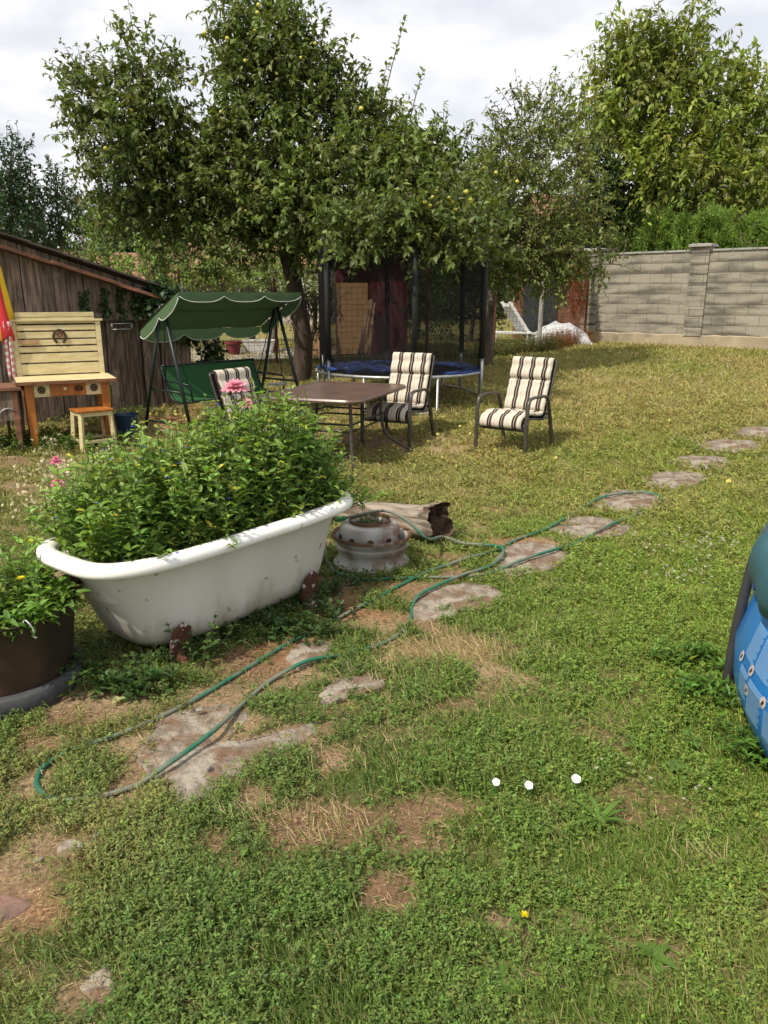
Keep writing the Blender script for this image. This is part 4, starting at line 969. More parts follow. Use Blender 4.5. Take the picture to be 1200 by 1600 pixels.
for sx in (-1, 1):
    mb.tube(sp_ := [(sx * .72, p.y, p.z - .01) for p in sp], .014, 8)
    mb.tube([(sx * .72, -.26, .34), (sx * .74, -.25, .52), (sx * .74, .05, .54), (sx * .73, .26, .54)], .013, 8)
    mb.tube([(sx * .74, -.22, .52), (sx * .84, 0, 1.40)], .006, 6); mb.tube([(sx * .73, .24, .53), (sx * .84, 0, 1.40)], .006, 6)
mb.tube([(-.72, -.26, .33), (.72, -.26, .33)], .014, 8); mb.tube([(-.72, .32, .71), (.72, .32, .71)], .014, 8)
mb.build('seat_frame', M['greenframe'], sw, smooth=180)

# ------------------------------------------------------------------ trampoline
TP = Vector((.22, 11.25, 0)); TP.z = tz(TP.x, TP.y); TRr = 1.19; RZ = .40
tr = empty('trampoline', TP, 0, 'round trampoline with black safety net and blue edge pads under the apple tree', 'trampoline')
def circ(r, z, n=72, a0=0, a1=2 * PI): return [(r * math.cos(a0 + (a1 - a0) * k / n), r * math.sin(a0 + (a1 - a0) * k / n), z) for k in range(n + 1)]
mb = MB(); mb.tube(circ(TRr, RZ), .022, 10); mb.build('ring_frame', M['galv'], tr, smooth=180)
mb = MB(); mb.lathe([(TRr - .22, RZ), (TRr - .6, RZ - .012), (.02, RZ - .03)], 64, cap=True); mb.build('jumping_mat', M['mat'], tr, smooth=180)
rp = random.Random(3)
for k in range(6):
    mb = MB(); a0 = 2 * PI * k / 6 + .03; a1 = 2 * PI * (k + 1) / 6 - .03
    if k in (3, 4): continue
    rings = []
    for i in range(17):
        a = a0 + (a1 - a0) * i / 16; cr = .012 * rp.uniform(-1, 1) + (.03 * math.sin(i * 1.7) if k in (3,) else 0)
        rings.append([(r * math.cos(a), r * math.sin(a), z + cr) for r, z in ((TRr + .01, RZ + .012), (TRr + .015, RZ + .03), (TRr - .1, RZ + .045), (TRr - .24 + cr, RZ + .03), (TRr - .25 + cr, RZ + .008), (TRr - .1, RZ + .005))])
    mb.loft(rings, True); mb.build('edge_pad', M['bluepad'], tr, smooth=60)
mb = MB(); rings = []
for i in range(14):   # loose crumpled pad on the mat
    t = i / 13; rings.append([(-1.0 + .95 * t + .05 * math.sin(k), -.55 - .25 * t + .20 * math.cos(2 * PI * k / 14) * (1 + .3 * math.sin(i * 1.3 + k)), RZ + .07 + (.05 + .03 * math.sin(i * 2)) * math.sin(2 * PI * k / 14) * (1 + .3 * math.sin(k * 3 + i))) for k in range(14)])
mb.loft(rings, True); mb.build('loose_pad', M['bluepad'], tr, smooth=50)
pa = [R(a) for a in (-101 - 33, -101 + 55 + 62, 60, 100, 145, 195, -60)]
PANG = [R(-142 + 60 * k) for k in range(6)]
for a in PANG:
    c, s = math.cos(a), math.sin(a); x_, y_ = TRr * c, TRr * s; g = tz(TP.x + x_, TP.y + y_) - TP.z
    mb = MB(); mb.tube([(x_ * 1.02, y_ * 1.02, g), (x_ * 1.03, y_ * 1.03, RZ + .22)], .022, 10); mb.build('upright', M['galv'], tr, smooth=180)
    mb = MB(); mb.tube([(x_ * 1.03, y_ * 1.03, RZ + .2), (x_ * 1.03, y_ * 1.03, RZ + 1.78)], .038, 12); mb.build('pole_sleeve', M['blackpad'], tr, smooth=180)
for k in range(3):
    a = R(-90 + 120 * k); ps = []
    for q, z in ((-.42, RZ), (-.42, .02), (-.36, 0), (0, 0), (.36, 0), (.42, .02), (.42, RZ)):
        xx, yy = TRr * math.cos(a + q), TRr * math.sin(a + q); g = tz(TP.x + xx, TP.y + yy) - TP.z; ps.append((xx, yy, z + (g + .015 if z < .1 else 0)))
    mb = MB(); mb.tube(ps, .018, 8); mb.build('leg_frame', M['galv'], tr, smooth=180)
mb = MB(); rings = []
for z in (RZ + .02, RZ + .5, RZ + 1.0, RZ + 1.4, RZ + 1.76):
    rr_ = []
    for k in range(96):
        a = PANG[0] + 2 * PI * k / 96; ph = (k / 16) % 1; sag = 1 - .035 * math.sin(PI * ph) - .012 * math.sin(k * 2.7 + z * 3)
        rr_.append((TRr * .985 * sag * math.cos(a), TRr * .985 * sag * math.sin(a), z - .05 * math.sin(PI * ph) * (z > 2)))
    rings.append(rr_)
mb.loft(rings, False); mb.build('safety_net', M['net'], tr, smooth=180)
mb = MB(); mb.tube([rings[-1][k % 96] for k in range(97)], .02, 6); mb.build('net_hem', M['blackpad'], tr, smooth=180)

# ------------------------------------------------------------------ desk, stool, things by the shed
DK = Vector((-3.55, 8.62, 0)); DK.z = tz(DK.x, DK.y); DR = R(27)
dk = empty('painted_desk', DK, DR, 'old cream and orange wooden desk with a slatted backboard by the shed', 'desk')
dw = .42; dd_ = .27
mb = MB(); mb.box((0, 0, .715), (2 * dw + .16, 2 * dd_ + .12, .03)); mb.build('desk_top', M['cream'], dk, bevel=.004)
mb = MB(); mb.box((0, -dd_ - .066, .708), (2 * dw + .165, .012, .034)); mb.box((-dw - .084, 0, .708), (.012, 2 * dd_ + .12, .034)); mb.box((dw + .084, 0, .708), (.012, 2 * dd_ + .12, .034)); mb.build('worn_edge', M['edgewood'], dk)
for sx in (-1, 1):
    for sy in (-1, 1):
        mb = MB(); mb.box((sx * (dw - .035), sy * (dd_ - .03), .345), (.095, .095, .71), taper=.72); mb.build('leg', M['orangewood'], dk, bevel=.005)
mb = MB(); mb.box((0, dd_ - .03, .63), (2 * dw - .12, .03, .13)); mb.box((-dw + .035, 0, .63), (.03, 2 * dd_ - .12, .13)); mb.box((dw - .035, 0, .63), (.03, 2 * dd_ - .12, .13)); mb.build('apron', M['orangewood'], dk)
mb = MB(); mb.box((0, -dd_ + .01, .625), (.36, .035, .135)); dr_ = mb.build('drawer', M['orangewood'], dk, bevel=.003)
for sx in (-1, 1):
    mb = MB(); mb.box((sx * .265, -dd_ + .008, .625), (.165, .03, .14)); pn = mb.build('front_panel', M['cream'], dk, bevel=.003)
    mb = MB(); cx = sx * .265; yy = -dd_ - .012
    mb.tube([(cx + .034 * math.cos(q), yy, .63 + .034 * math.sin(q)) for q in [2 * PI * k / 24 for k in range(25)]], .006, 6)
    for k in range(5):
        q = PI / 2 + 2 * PI * k / 5; q2 = PI / 2 + 2 * PI * (k + 2) / 5; mb.tube([(cx + .032 * math.cos(q), yy, .63 + .032 * math.sin(q)), (cx + .032 * math.cos(q2), yy, .63 + .032 * math.sin(q2))], .0045, 5)
    mb.build('star_ornament', M['darkiron'], pn)
mb = MB(); mb.lathe([(.012, 0), (.010, .012), (.019, .02), (.018, .03), (.006, .035)], 16)
o = mb.build('knob', M['cream'], dr_, smooth=60); o.rotation_euler = (R(90), 0, 0); o.location = (-.03, -dd_ - .007, .635)
mb = MB(); mb.tube([(.11 + .04 * math.cos(q), -dd_ - .011, .63 + .022 * math.sin(q)) for q in [2 * PI * k / 20 for k in range(21)]], .007, 6); mb.box((.11, -dd_ - .01, .63), (.07, .006, .012)); mb.build('key_plate', M['darkiron'], dr_)
by = dd_ + .02; bw = dw + .02
mb = MB()
for sx in (-1, 1): mb.beam((sx * bw, by, .70), (sx * (bw + .005), by + .05, 1.33), .055, .03, up=(0, 1, 0))
mb.box((0, by + .045, 1.335), (2 * bw + .12, .06, .022)); mb.build('back_frame', M['cream'], dk, bevel=.003)
zz = .745; rb = random.Random(5); mb = MB()
for h, gp in ((.115, .017), (.095, .017), (.058, .018), (.058, .017), (.068, .018), (.055, .02), (.065, .006), (.05, .004)):
    yb = by + .05 * (zz - .7) / .63; mb.box((0, yb, zz + h / 2), (2 * bw - .055, .018, h), t=rb.uniform(.1, .9)); zz += h + gp
mb.build('slats', M['cream'], dk, bevel=.002)
hsx = [( .065 * math.cos(q) * (1 - .1 * abs(math.sin(q))), 0, .075 * math.sin(q)) for q in [R(-62 + 304 * k / 24) for k in range(25)]]
mb = MB(); mb.tube([(.02 + x_, by + .01, 1.155 + z_) for x_, _, z_ in hsx], .013, 6, flat=1); mb.lathe([(.0, 0), (.026, .002), (.028, .01), (.01, .016)], 12, (0, 0, 0))
mb.build('horseshoe', M['darkiron'], dk, smooth=60)
# circles of the horseshoe rosette face forward
mb = MB(); mb.tube([(.02 + .024 * math.cos(q), by + .002, 1.18 + .024 * math.sin(q)) for q in [2 * PI * k / 16 for k in range(17)]], .008, 6); mb.build('rosette', M['postrust'], dk, smooth=60)
mb = MB(); mb.box((-.30, by + .0, 1.105), (.20, .02, .045)); mb.build('wooden_peg', M['plank'], dk, bevel=.003)

S0 = Vector((-3.20, 8.38, 0)); S0.z = tz(S0.x, S0.y)
so = empty('stool', S0, R(38), 'small cream stool with orange brown seat in front of the desk', 'stool')
mb = MB(); mb.box((0, 0, .43), (.38, .34, .022)); mb.build('seat', M['orangewood'], so, bevel=.004)
for sx in (-1, 1):
    for sy in (-1, 1):
        mb = MB(); mb.beam((sx * .155, sy * .135, .42), (sx * .18, sy * .155, 0), .042, .042); mb.build('leg', M['cream'], so, bevel=.003)
mb = MB()
for sy in (-1, 1): mb.box((0, sy * .137, .395), (.30, .02, .045)); mb.box((0, sy * .15, .10), (.32, .018, .035))
for sx in (-1, 1): mb.box((sx * .157, 0, .395), (.02, .26, .045)); mb.box((sx * .173, 0, .10), (.018, .28, .035))
mb.build('rails', M['cream'], so, bevel=.002)
# dark bench table at the far left
Bn = Vector((-4.10, 8.25, 0)); Bn.z = tz(Bn.x, Bn.y)
bt = empty('old_table', Bn, R(20), 'low dark weathered wooden table cut off by the left edge of the picture', 'table')
mb = MB(); mb.box((-.25, 0, .67), (.95, .5, .04)); mb.build('table_top', M['oldbeam'], bt, bevel=.006)
mb = MB(); mb.box((-.25, -.2, .50), (.86, .03, .32)); mb.box((.17, 0, .50), (.03, .4, .32)); mb.build('side_boards', M['oldwood'], bt)
for x_ in (-.66, .15):
    for y_ in (-.19, .19): mb = MB(); mb.box((x_, y_, .33), (.055, .055, .66)); mb.build('leg', M['oldbeam'], bt, bevel=.004)
mb = MB(); mb.tube(spline([(-.12, -.225, .43), (-.04, -.225, .40), (.02, -.225, .45), (.08, -.225, .47), (.12, -.225, .45)], 5), .006, 6); mb.build('iron_hook', M['galv'], bt, smooth=180)
c = P(40, 622, 8.75); mb = MB(); mb.lathe([(.055, -.05), (.095, 0), (.115, .05), (.118, .05), (.10, 0), (.05, -.042)], 28); o = mb.build('bowl', M['whiteplastic'], smooth=60); o.location = (c.x - .02, c.y + .05, tz(c.x, c.y) + .60); tag(o, 'pale grey bowl hanging under the left end of the desk', 'bowl')
# parasol
U = Vector((-4.29, 8.72, 0)); U.z = tz(U.x, U.y)
um = empty('parasol', U, 0, 'closed red and yellow parasol at the left edge in front of the shed', 'parasol')
mb = MB(); mb.tube([(0, 0, 0), (0, 0, 2.35)], .019, 10); mb.build('pole', M['pole'], um, smooth=180)
for k in range(8):
    mb = MB(); rings = []
    for z, r in ((2.28, .02), (2.1, .07), (1.85, .115), (1.55, .155), (1.3, .19), (1.16, .215), (1.13, .21), (1.135, .17)):
        rings.append([(r * math.cos(a) * (1 + .12 * math.sin(6 * a + z * 3)), r * math.sin(a) * (1 + .12 * math.sin(6 * a + z * 3)), z - .03 * math.cos(8 * a)) for a in [2 * PI * (k + q / 6) / 8 for q in range(7)]])
    mb.loft(rings, False, closed=False); mb.build('panel', M['redfab' if k % 2 else 'yellowfab'], um, smooth=180)
um.rotation_euler = (0, 0, R(-5))
c = P(17, 600, 8.62); mb = MB(); rings = []
for i in range(13):
    t = i / 12; rings.append([(-.055 * (1 - .3 * t) + .11 * (1 - .3 * t) * k / 12, .022 * math.sin(k * 1.2 + t), .75 - .62 * t) for k in range(13)])
mb.loft(rings, False, closed=False); o = mb.build('cloth', M['check'], smooth=180); sm = o.modifiers.new('thick', 'SOLIDIFY'); sm.thickness = .006; o.location = (P(16, 600, 8.55).x, 8.62, tz(-4.2, 8.6) + .57); o.rotation_euler = (0, 0, .4); tag(o, 'red and white checked cloth hanging left of the desk backboard', 'cloth')
# bucket, green can
c = G(186, 668); c = Vector((-3.02, 8.95, tz(-3.02, 8.95))); bk = empty('bucket', c, 0, 'dark blue bucket on the ground between the stool and the shed', 'bucket')
mb = MB(); mb.lathe([(.10, 0), (.13, .24), (.137, .25), (.132, .255), (.12, .24), (.095, .02)], 32); mb.build('bucket_body', M['bluebucket'], bk, smooth=50)
mb = MB(); mb.tube([(.13 * math.cos(q), -.13 * math.sin(q) * .8, .24 - .06 * math.sin(q)) for q in [PI * k / 12 for k in range(13)]], .003, 5); mb.build('handle', M['galv'], bk, smooth=180)
c = G(166, 690); gc_ = P(167, 613, 9.55); wc = empty('watering_can', Vector((gc_.x, gc_.y, gc_.z - .09)), 0, 'small green plastic can hanging behind the right end of the desk', 'can')
mb = MB(); mb.lathe([(.055, 0), (.06, .01), (.062, .14), (.03, .165), (.025, .18)], 20); mb.build('can_body', M['greenplastic'], wc, smooth=50)
mb = MB(); mb.tube([(0, 0, .18), (.03, 0, .23), (.06, 0, .17), (.062, 0, .10)], .007, 6); mb.build('handle', M['greenplastic'], wc, smooth=180)
# ------------------------------------------------------------------ shed
E1 = Vector((-2.68, 10.85)); E0 = Vector((-4.62, 9.42)); wd = (E0 - E1).normalized(); WA = math.atan2(-wd.y, -wd.x)
shz = tz(E1.x, E1.y)
sh = empty('wooden_shed', Vector((E1.x, E1.y, shz)), WA, 'low weathered plank shed with a sloping board roof on the left', 'shed')
# local: x runs 0 (right end) to -5 (left), front faces -y
rs = random.Random(12)
def rooft(x): return 1.43 + .31 * (-x)
mb = MB(); x = 0.0
while x > -4.6:
    w_ = rs.uniform(.11, .19); g = rs.uniform(.004, .014)
    top = rooft(x - w_ / 2) - .02; zc = 1.17
    t1, t2 = rs.uniform(.1, .95), rs.uniform(0, .8)
    yy = rs.uniform(-.008, .008); ln = rs.uniform(-.02, .02)
    vs = [(x - w_, yy, -.15), (x, yy, -.15), (x, yy + .022, -.15), (x - w_, yy + .022, -.15)]
    mb.add(vs + [(a + ln, b, zc + .0) for a, b, c in vs], [(3, 2, 1, 0), (4, 5, 6, 7), (0, 1, 5, 4), (1, 2, 6, 5), (2, 3, 7, 6), (3, 0, 4, 7)], t=t1)
    x -= w_ + g
x = 0.0
while x > -4.6:
    w_ = rs.uniform(.12, .21); g = rs.uniform(.004, .02); yy = .012 + rs.uniform(-.006, .006)
    if rooft(x) - .05 > 1.19 or True:
        vs = [(x - w_, yy, 1.12), (x, yy, 1.12), (x, yy + .022, 1.12), (x - w_, yy + .022, 1.12)]
        ups = [(x - w_, yy, rooft(x - w_) - .02), (x, yy, rooft(x) - .02), (x, yy + .022, rooft(x) - .02), (x - w_, yy + .022, rooft(x - w_) - .02)]
        mb.add(vs + ups, [(3, 2, 1, 0), (4, 5, 6, 7), (0, 1, 5, 4), (1, 2, 6, 5), (2, 3, 7, 6), (3, 0, 4, 7)], t=rs.uniform(.2, 1))
    x -= w_ + g
mb.build('plank_wall', M['oldwood'], sh)
mb = MB(); mb.box((-2.35, -.03, 1.20), (4.7, .045, .095)); mb.build('rail', M['oldwood'], sh, bevel=.005)
mb = MB(); L_ = 5.0
for (a, b_, t, dzz) in ((.22, -.95, .9, 0), (-.93, -1.75, .55, .01), (-1.7, -4.9, .25, 0)):
    mb.beam((a, -.045, rooft(a) - .13 + dzz), (b_, -.045 - dzz, rooft(b_) - .13 + dzz), .04, .26, t=t, up=(0, 1, 0))
mb.build('barge_board', M['oldbeam'], sh, bevel=.004)
mb = MB(); mb.box((-.02, 1.5, .62), (.025, 3, 1.35)); mb.box((-4.65, 1.5, 1.6), (.025, 3, 3.4)); mb.box((-2.3, 3.0, .6), (4.6, .025, 1.2)); mb.add([(-4.6, .06, -.1), (-.03, .06, -.1), (-.03, .06, rooft(0) - .06), (-4.6, .06, rooft(-4.6) - .06)], [(0, 1, 2, 3)], t=.0); mb.build('side_walls_and_light_stop', M['oldwood'], sh)  # includes a dark sheet added behind the planks to stop light slits
mb = MB(); x = .0
for k in range(16):
    a = -.35 - k * .32; b_ = a - .36; mb.beam((a, 1.4, rooft(a) + .025 + .012), (b_, 1.4, rooft(b_) + .025), 3.1 + rs.uniform(-.05, .05), .022, t=rs.uniform(.2, .9), up=(1, 0, 0))
mb.build('roof', M['roofsheet'], sh)
# wire basket hanging on the rail
def wbox(mb, c, d, r):
    x, y, z = d[0] / 2, d[1] / 2, d[2] / 2
    cs = [(c[0] + a * x, c[1] + b * y, c[2] + e * z) for e in (-1, 1) for a, b in ((-1, -1), (1, -1), (1, 1), (-1, 1))]
    for i, j in ((0, 1), (1, 2), (2, 3), (3, 0), (4, 5), (5, 6), (6, 7), (7, 4), (0, 4), (1, 5), (2, 6), (3, 7)): mb.tube([cs[i], cs[j]], r, 5)
bx = P(198, 501, 10.0)
mb = MB(); wbox(mb, (0, 0, 0), (.26, .05, .07), .005); o = mb.build('wire_holder', M['galv'], smooth=180); o.location = Matrix.Translation((E1.x, E1.y, shz)) @ Matrix.Rotation(WA, 4, 'Z') @ Vector((-.95, -.08, 1.08)); o.rotation_euler = (0, 0, WA); tag(o, 'thin rectangular wire holder hanging under the shed rail', 'wire holder')

# ivy on the shed
shM = Matrix.Translation((E1.x, E1.y, shz)) @ Matrix.Rotation(WA, 4, 'Z')
def blobleaves(lm, c, r, n, L, W, col, colv=.25, out=.6, detail=1, up=.4):
    c = np.array(c); r = np.array(r) * np.ones(3)
    u = unit(rng.normal(0, 1, (n, 3))); rad = rng.random((n, 1)) ** .45
    p = c + u * rad * r; d = u * out + rng.normal(0, .6, (n, 3)) + np.array([0, 0, -.25])
    nr = u * .8 + rng.normal(0, .4, (n, 3)) + np.array([0, 0, up])
    k = rng.uniform(.65, 1.25, n)
    lm.leaves(p, d, nr, L * k, W * k, np.clip(np.array([col]) * rng.uniform(1 - colv, 1 + colv, (n, 1)) * (1 + rng.normal(0, .06, (n, 3))), .005, 1), detail)
lm = LM(); iv = (.035, .065, .022)
for lx, lz, rx, rz, n in [(-.38, 1.45, .30, .20, 620), (-.15, 1.25, .32, .24, 620), (.05, 1.1, .25, .3, 480), (-.55, 1.30, .2, .14, 200), (-.15, 1.0, .15, .14, 120), (.18, 1.35, .2, .13, 160), (.32, 1.25, .2, .12, 120)]:
    q = shM @ Vector((lx, -.10, lz)); blobleaves(lm, q, (rx, .13, rz), n, .075, .065, iv)
for lx, z0, z1 in [(-1.38, 1.22, 1.50), (-1.12, 1.22, 1.52), (-.92, 1.20, 1.55), (-.75, 1.2, 1.45)]:
    for t in np.linspace(0, 1, 8): q = shM @ Vector((lx + .02 * math.sin(t * 9), -.06, lerp(z0, z1, t))); blobleaves(lm, q, (.045, .04, .04), 12, .055, .045, iv)
for lx, lz, rx, rz, n in [(.30, .62, .2, .28, 320), (.35, .3, .2, .2, 150)]:
    q = shM @ Vector((lx, -.05, lz)); blobleaves(lm, q, (rx, .15, rz), n, .075, .065, (.03, .055, .02))
iv0 = shM @ Vector((0, -.06, 0)); ivp = empty('ivy', iv0, 0, 'dark ivy climbing over the low right end of the shed', 'ivy')
lm.build('leaves', M['leaf'], ivp, tuple(iv0))
lm = LM(); ps = []
for k in range(14):
    x0 = random.uniform(-1.3, .3); p = [shM @ Vector((x0 + .25 * (t ** 1.3) * random.uniform(-1, 1), -.05, t * 1.4)) - iv0 for t in np.linspace(0, 1, 6)]; ps.append([tuple(q) for q in p])
lm.tubes(np.array(ps), .008, .003, np.array([[.05, .035, .022]])); lm.build('stems', M['leaf'], ivp)

# ------------------------------------------------------------------ trees
def crown(name_tree, base, label, blobs, limbs, leafL, leafW, col, barkm, group=None, shoots=None, per=11, slen=(.25, .55), dens=34, tube_n=10, trunk_r=.15, colv=.22, detail=1, droopy=.35, grav=.25, cat='tree', upb=.35, apples=0, comp=False):
    base = Vector(base); r = empty(name_tree, base, 0, label, cat, group); bo = np.array(base)
    mb = MB()
    for path, r0, r1 in limbs:
        sp = spline([Vector(p) - base for p in path], 6); n_ = len(sp)
        mb.tube(sp, [r0 + (r1 - r0) * (i / (n_ - 1)) ** .8 for i in range(n_)], tube_n, wob=.05)
    # limbs that run into every clump
    att = [Vector(p) - base for path, r0, r1 in limbs for p in spline([Vector(q) for q in path], 6)[6:]]
    for c, rr, *_ in blobs:
        c = Vector(c) - base; a = min(att, key=lambda q: (q - c).length + max(0, q.z - c.z) * .8); m_ = (a + c) / 2 + Vector((random.uniform(-.1, .1), random.uniform(-.1, .1), (c - a).length * .12))
        sp = spline([a, m_, c], 4); L0 = (c - a).length; r0 = min(.05, .018 + .014 * L0) * (.4 if a.z > c.z + .1 else 1); mb.tube(sp, [r0 * (1 - .7 * i / (len(sp) - 1)) for i in range(len(sp))], 7)
    mb.build('trunk', barkm, r, smooth=60)
    lm = LM(); tw = LM()
    for bl in blobs:
        c, rr = np.array(bl[0]), np.array(bl[1]) * np.ones(3); dn = bl[2] if len(bl) > 2 else 1.0
        vol = rr[0] * rr[1] * rr[2] * 4.19; K = int(max(8, dens * dn * vol ** .72))
        u = unit(rng.normal(0, 1, (K, 3))); rad = rng.uniform(.25, .85, (K, 1)) ** .7
        s = c + u * rad * rr; d = unit(u + rng.normal(0, .5, (K, 3)) + np.array([0, 0, upb])); l = rng.uniform(*slen, (K, 1))
        g = np.array([0, 0, -grav]); ts = np.linspace(0, 1, 4)
        pts = np.stack([s + d * l * t + g * l * t * t * .5 for t in ts], 1)
        tw.tubes(pts - bo, .005 + .004 * slen[1], .002, np.array([[.075, .055, .04]]))
        cc = np.array([col]) * rng.uniform(1 - colv, 1 + colv, (K, 1)) * (1 + rng.normal(0, .06, (K, 3)))
        if len(bl) > 3: cc = cc * np.array([bl[3]])
        for j in range(per):
            t = ((j + rng.uniform(0, 1, (K, 1))) / per) ** .9
            p = s + d * l * t + g * l * t * t * .5
            ld = d * .35 + unit(rng.normal(0, 1, (K, 3))) * .8 + np.array([0, 0, -droopy])
            nr = rng.normal(0, .45, (K, 3)) + np.array([0, 0, 1.]) + u * .4
            k = rng.uniform(.65, 1.2, K)
            lm.leaves(p - bo, ld, nr, leafL * k, leafW * k, np.clip(cc * rng.uniform(.75, 1.3, (K, 1)), .006, 1), detail)
    for sh_ in (shoots or []):
        a, b = np.array(sh_[0]), np.array(sh_[1]); n_ = sh_[2]
        tw.tubes(np.stack([a * (1 - t) + b * t + np.array([0, 0, 0.0]) + (b - a)[[1, 0, 2]] * .06 * math.sin(t * 3) for t in np.linspace(0, 1, 5)], 0)[None] - bo, .010, .004, np.array([[.08, .06, .045]]))
        t = np.linspace(.25, 1, n_)[:, None]; p = a * (1 - t) + b * t + (b - a)[[1, 0, 2]] * .06 * np.sin(t * 3)
        lm.leaves(p - bo, rng.normal(0, .7, (n_, 3)) + np.array([0, 0, .3]), rng.normal(0, .5, (n_, 3)) + np.array([0, 0, 1]), leafL, leafW, np.array([col]) * rng.uniform(.9, 1.4, (n_, 1)), 1)
    lm.build('crown', M['leaf'], r); tw.build('twigs', M['leaf'], r)
    return r
def B(u, v, Yd, ru, rv, ry=None, dn=1.0, tint=None):
    c = P(u, v, Yd); k = Yd / F * 1.03
    o = [tuple(c), (ru * k, (ry if ry else (ru + rv) / 2 * k * 1.0), rv * k), dn]
    if tint: o.append(tint)
    return o
YT = 12.6
tb0 = G(470, 596); tb0 = on(P(468, 560, YT).x, YT)
def PT(u, v, Y=YT): return tuple(P(u, v, Y))
ab = [B(135, 150, 12.2, 30, 38), B(170, 145, 12.4, 38, 38), B(215, 95, 12.3, 22, 34), B(248, 130, 12.6, 34, 42), B(180, 205, 12.0, 55, 55), B(255, 215, 12.4, 46, 46), B(200, 270, 12.2, 60, 55), B(275, 290, 12.5, 62, 58), B(185, 335, 12.2, 22, 24, None, .8), B(235, 330, 12.4, 45, 28), B(300, 345, 12.6, 40, 40), B(315, 270, 12.7, 32, 34), B(560, 190, 12.6, 30, 34), B(500, 90, 12.7, 26, 34), B(628, 250, 12.4, 34, 34), B(690, 240, 12.4, 28, 28), B(600, 340, 12.6, 50, 40), B(480, 310, 12.7, 50, 44),
      B(395, 30, 12.6, 50, 50), B(440, 45, 12.8, 32, 52), B(365, 75, 12.4, 30, 45), B(410, 120, 12.3, 55, 60), B(465, 130, 12.6, 42, 60), B(365, 200, 12.6, 26, 36), B(400, 215, 12.2, 65, 70), B(480, 220, 12.3, 60, 70), B(535, 180, 12.7, 26, 50), B(575, 230, 12.6, 48, 60), B(530, 290, 11.9, 75, 70), B(440, 300, 12.0, 65, 60), B(350, 290, 12.3, 50, 60), B(370, 360, 12.2, 40, 42),
      B(610, 300, 11.8, 60, 60), B(655, 245, 12.2, 36, 44), B(660, 320, 11.7, 55, 60), B(712, 275, 12.2, 32, 44), B(720, 340, 11.6, 50, 50), B(560, 352, 11.6, 65, 30), B(470, 370, 12.2, 40, 32), B(650, 362, 11.4, 50, 26), B(700, 368, 11.4, 40, 22), B(600, 205, 12.9, 22, 34), B(430, 340, 12.8, 50, 40), B(500, 350, 12.9, 50, 45), B(330, 400, 12.3, 18, 25, None, .7), B(255, 395, 12.3, 20, 26, None, .7), B(370, 400, 12.3, 18, 20, None, .7),
      B(510, 390, 12.0, 25, 16, None, .8), B(745, 370, 11.5, 25, 25), B(540, 358, 10.2, 36, 22, None, 1.7), B(590, 352, 10.1, 40, 24, None, 1.7), B(640, 350, 10.0, 40, 24, None, 1.7), B(690, 352, 10.0, 42, 26, None, 1.7), B(740, 350, 10.2, 35, 34, None, 1.7), B(700, 384, 10.1, 16, 14, None, 1.2)]
ab = [b if b[2] < .95 else [b[0], b[1], b[2] * random.uniform(.55, 1.25), (random.uniform(.8, 1.25),) * 3] for b in ab]
limbs = [([tb0 - Vector((0, 0, .1)), PT(474, 540), PT(466, 480), PT(455, 425), PT(445, 392)], .165, .11),
         ([PT(447, 398), PT(425, 350), PT(395, 290), PT(390, 200), PT(400, 100), PT(420, 20)], .085, .03),
         ([PT(448, 400), PT(458, 370), PT(480, 330), PT(520, 260), PT(545, 190)], .075, .03),
         ([PT(395, 290), PT(350, 240), PT(300, 190), PT(250, 175), PT(200, 160)], .06, .025),
         ([PT(440, 385), PT(380, 350), PT(320, 320), PT(240, 290)], .05, .02),
         ([PT(462, 372), PT(530, 340, 12.2), PT(600, 320, 11.9), PT(690, 310, 11.8)], .06, .025)]
shoots = [(PT(598, 165), PT(634, 28), 26), (PT(585, 190), PT(605, 100), 12), (PT(640, 190), PT(662, 108), 14), (PT(400, 60), PT(470, -30), 14), (PT(200, 75), PT(181, 22), 13), (PT(225, 70), PT(235, 24), 12), (PT(690, 220), PT(700, 170), 8), (PT(110, 150), PT(82, 158), 9), (PT(510, 100), PT(540, 78), 9), (PT(250, 80), PT(262, 55), 6), (PT(560, 150), PT(575, 105), 8)]
tree = crown('apple_tree', tb0, 'large apple tree with yellow apples behind the swing and over the trampoline', ab, limbs, .108, .052, (.135, .175, .046), M['bark'], per=13, dens=235, shoots=shoots, slen=(.2, .55))
# ripe fruit on the tree
me_ap = None
def applemesh(r, mat, name='apple'):
    mb = MB(); prof = [(.003, -.78), (.35, -.9), (.75, -.62), (.98, -.1), (.93, .4), (.62, .78), (.25, .82), (.02, .68)]
    mb.lathe([(a * r, b * r) for a, b in prof], 14, cap=True); mb.tube([(0, 0, .68 * r), (.1 * r, 0, 1.15 * r)], .07 * r, 4)
    return mb.build(name, mat, smooth=60)
a0 = applemesh(.034, M['apple']); me_ap = a0.data; first = True
fr_px = [(319, 52), (402, 20), (398, 48), (383, 95), (345, 175), (432, 115), (492, 68), (205, 172), (165, 232), (390, 192), (434, 278), (523, 262), (452, 230), (564, 170), (775, 268), (682, 300), (672, 322), (688, 330), (708, 316), (735, 312), (706, 344), (666, 340), (655, 330), (735, 318), (410, 55), (470, 90), (300, 130), (228, 258), (446, 298), (640, 270), (668, 328), (697, 336), (625, 350), (540, 320), (384, 330), (420, 180), (355, 60), (404, 8), (580, 262), (690, 352), (676, 308), (684, 318), (694, 326), (702, 310), (664, 316), (712, 328), (660, 350), (728, 300)]
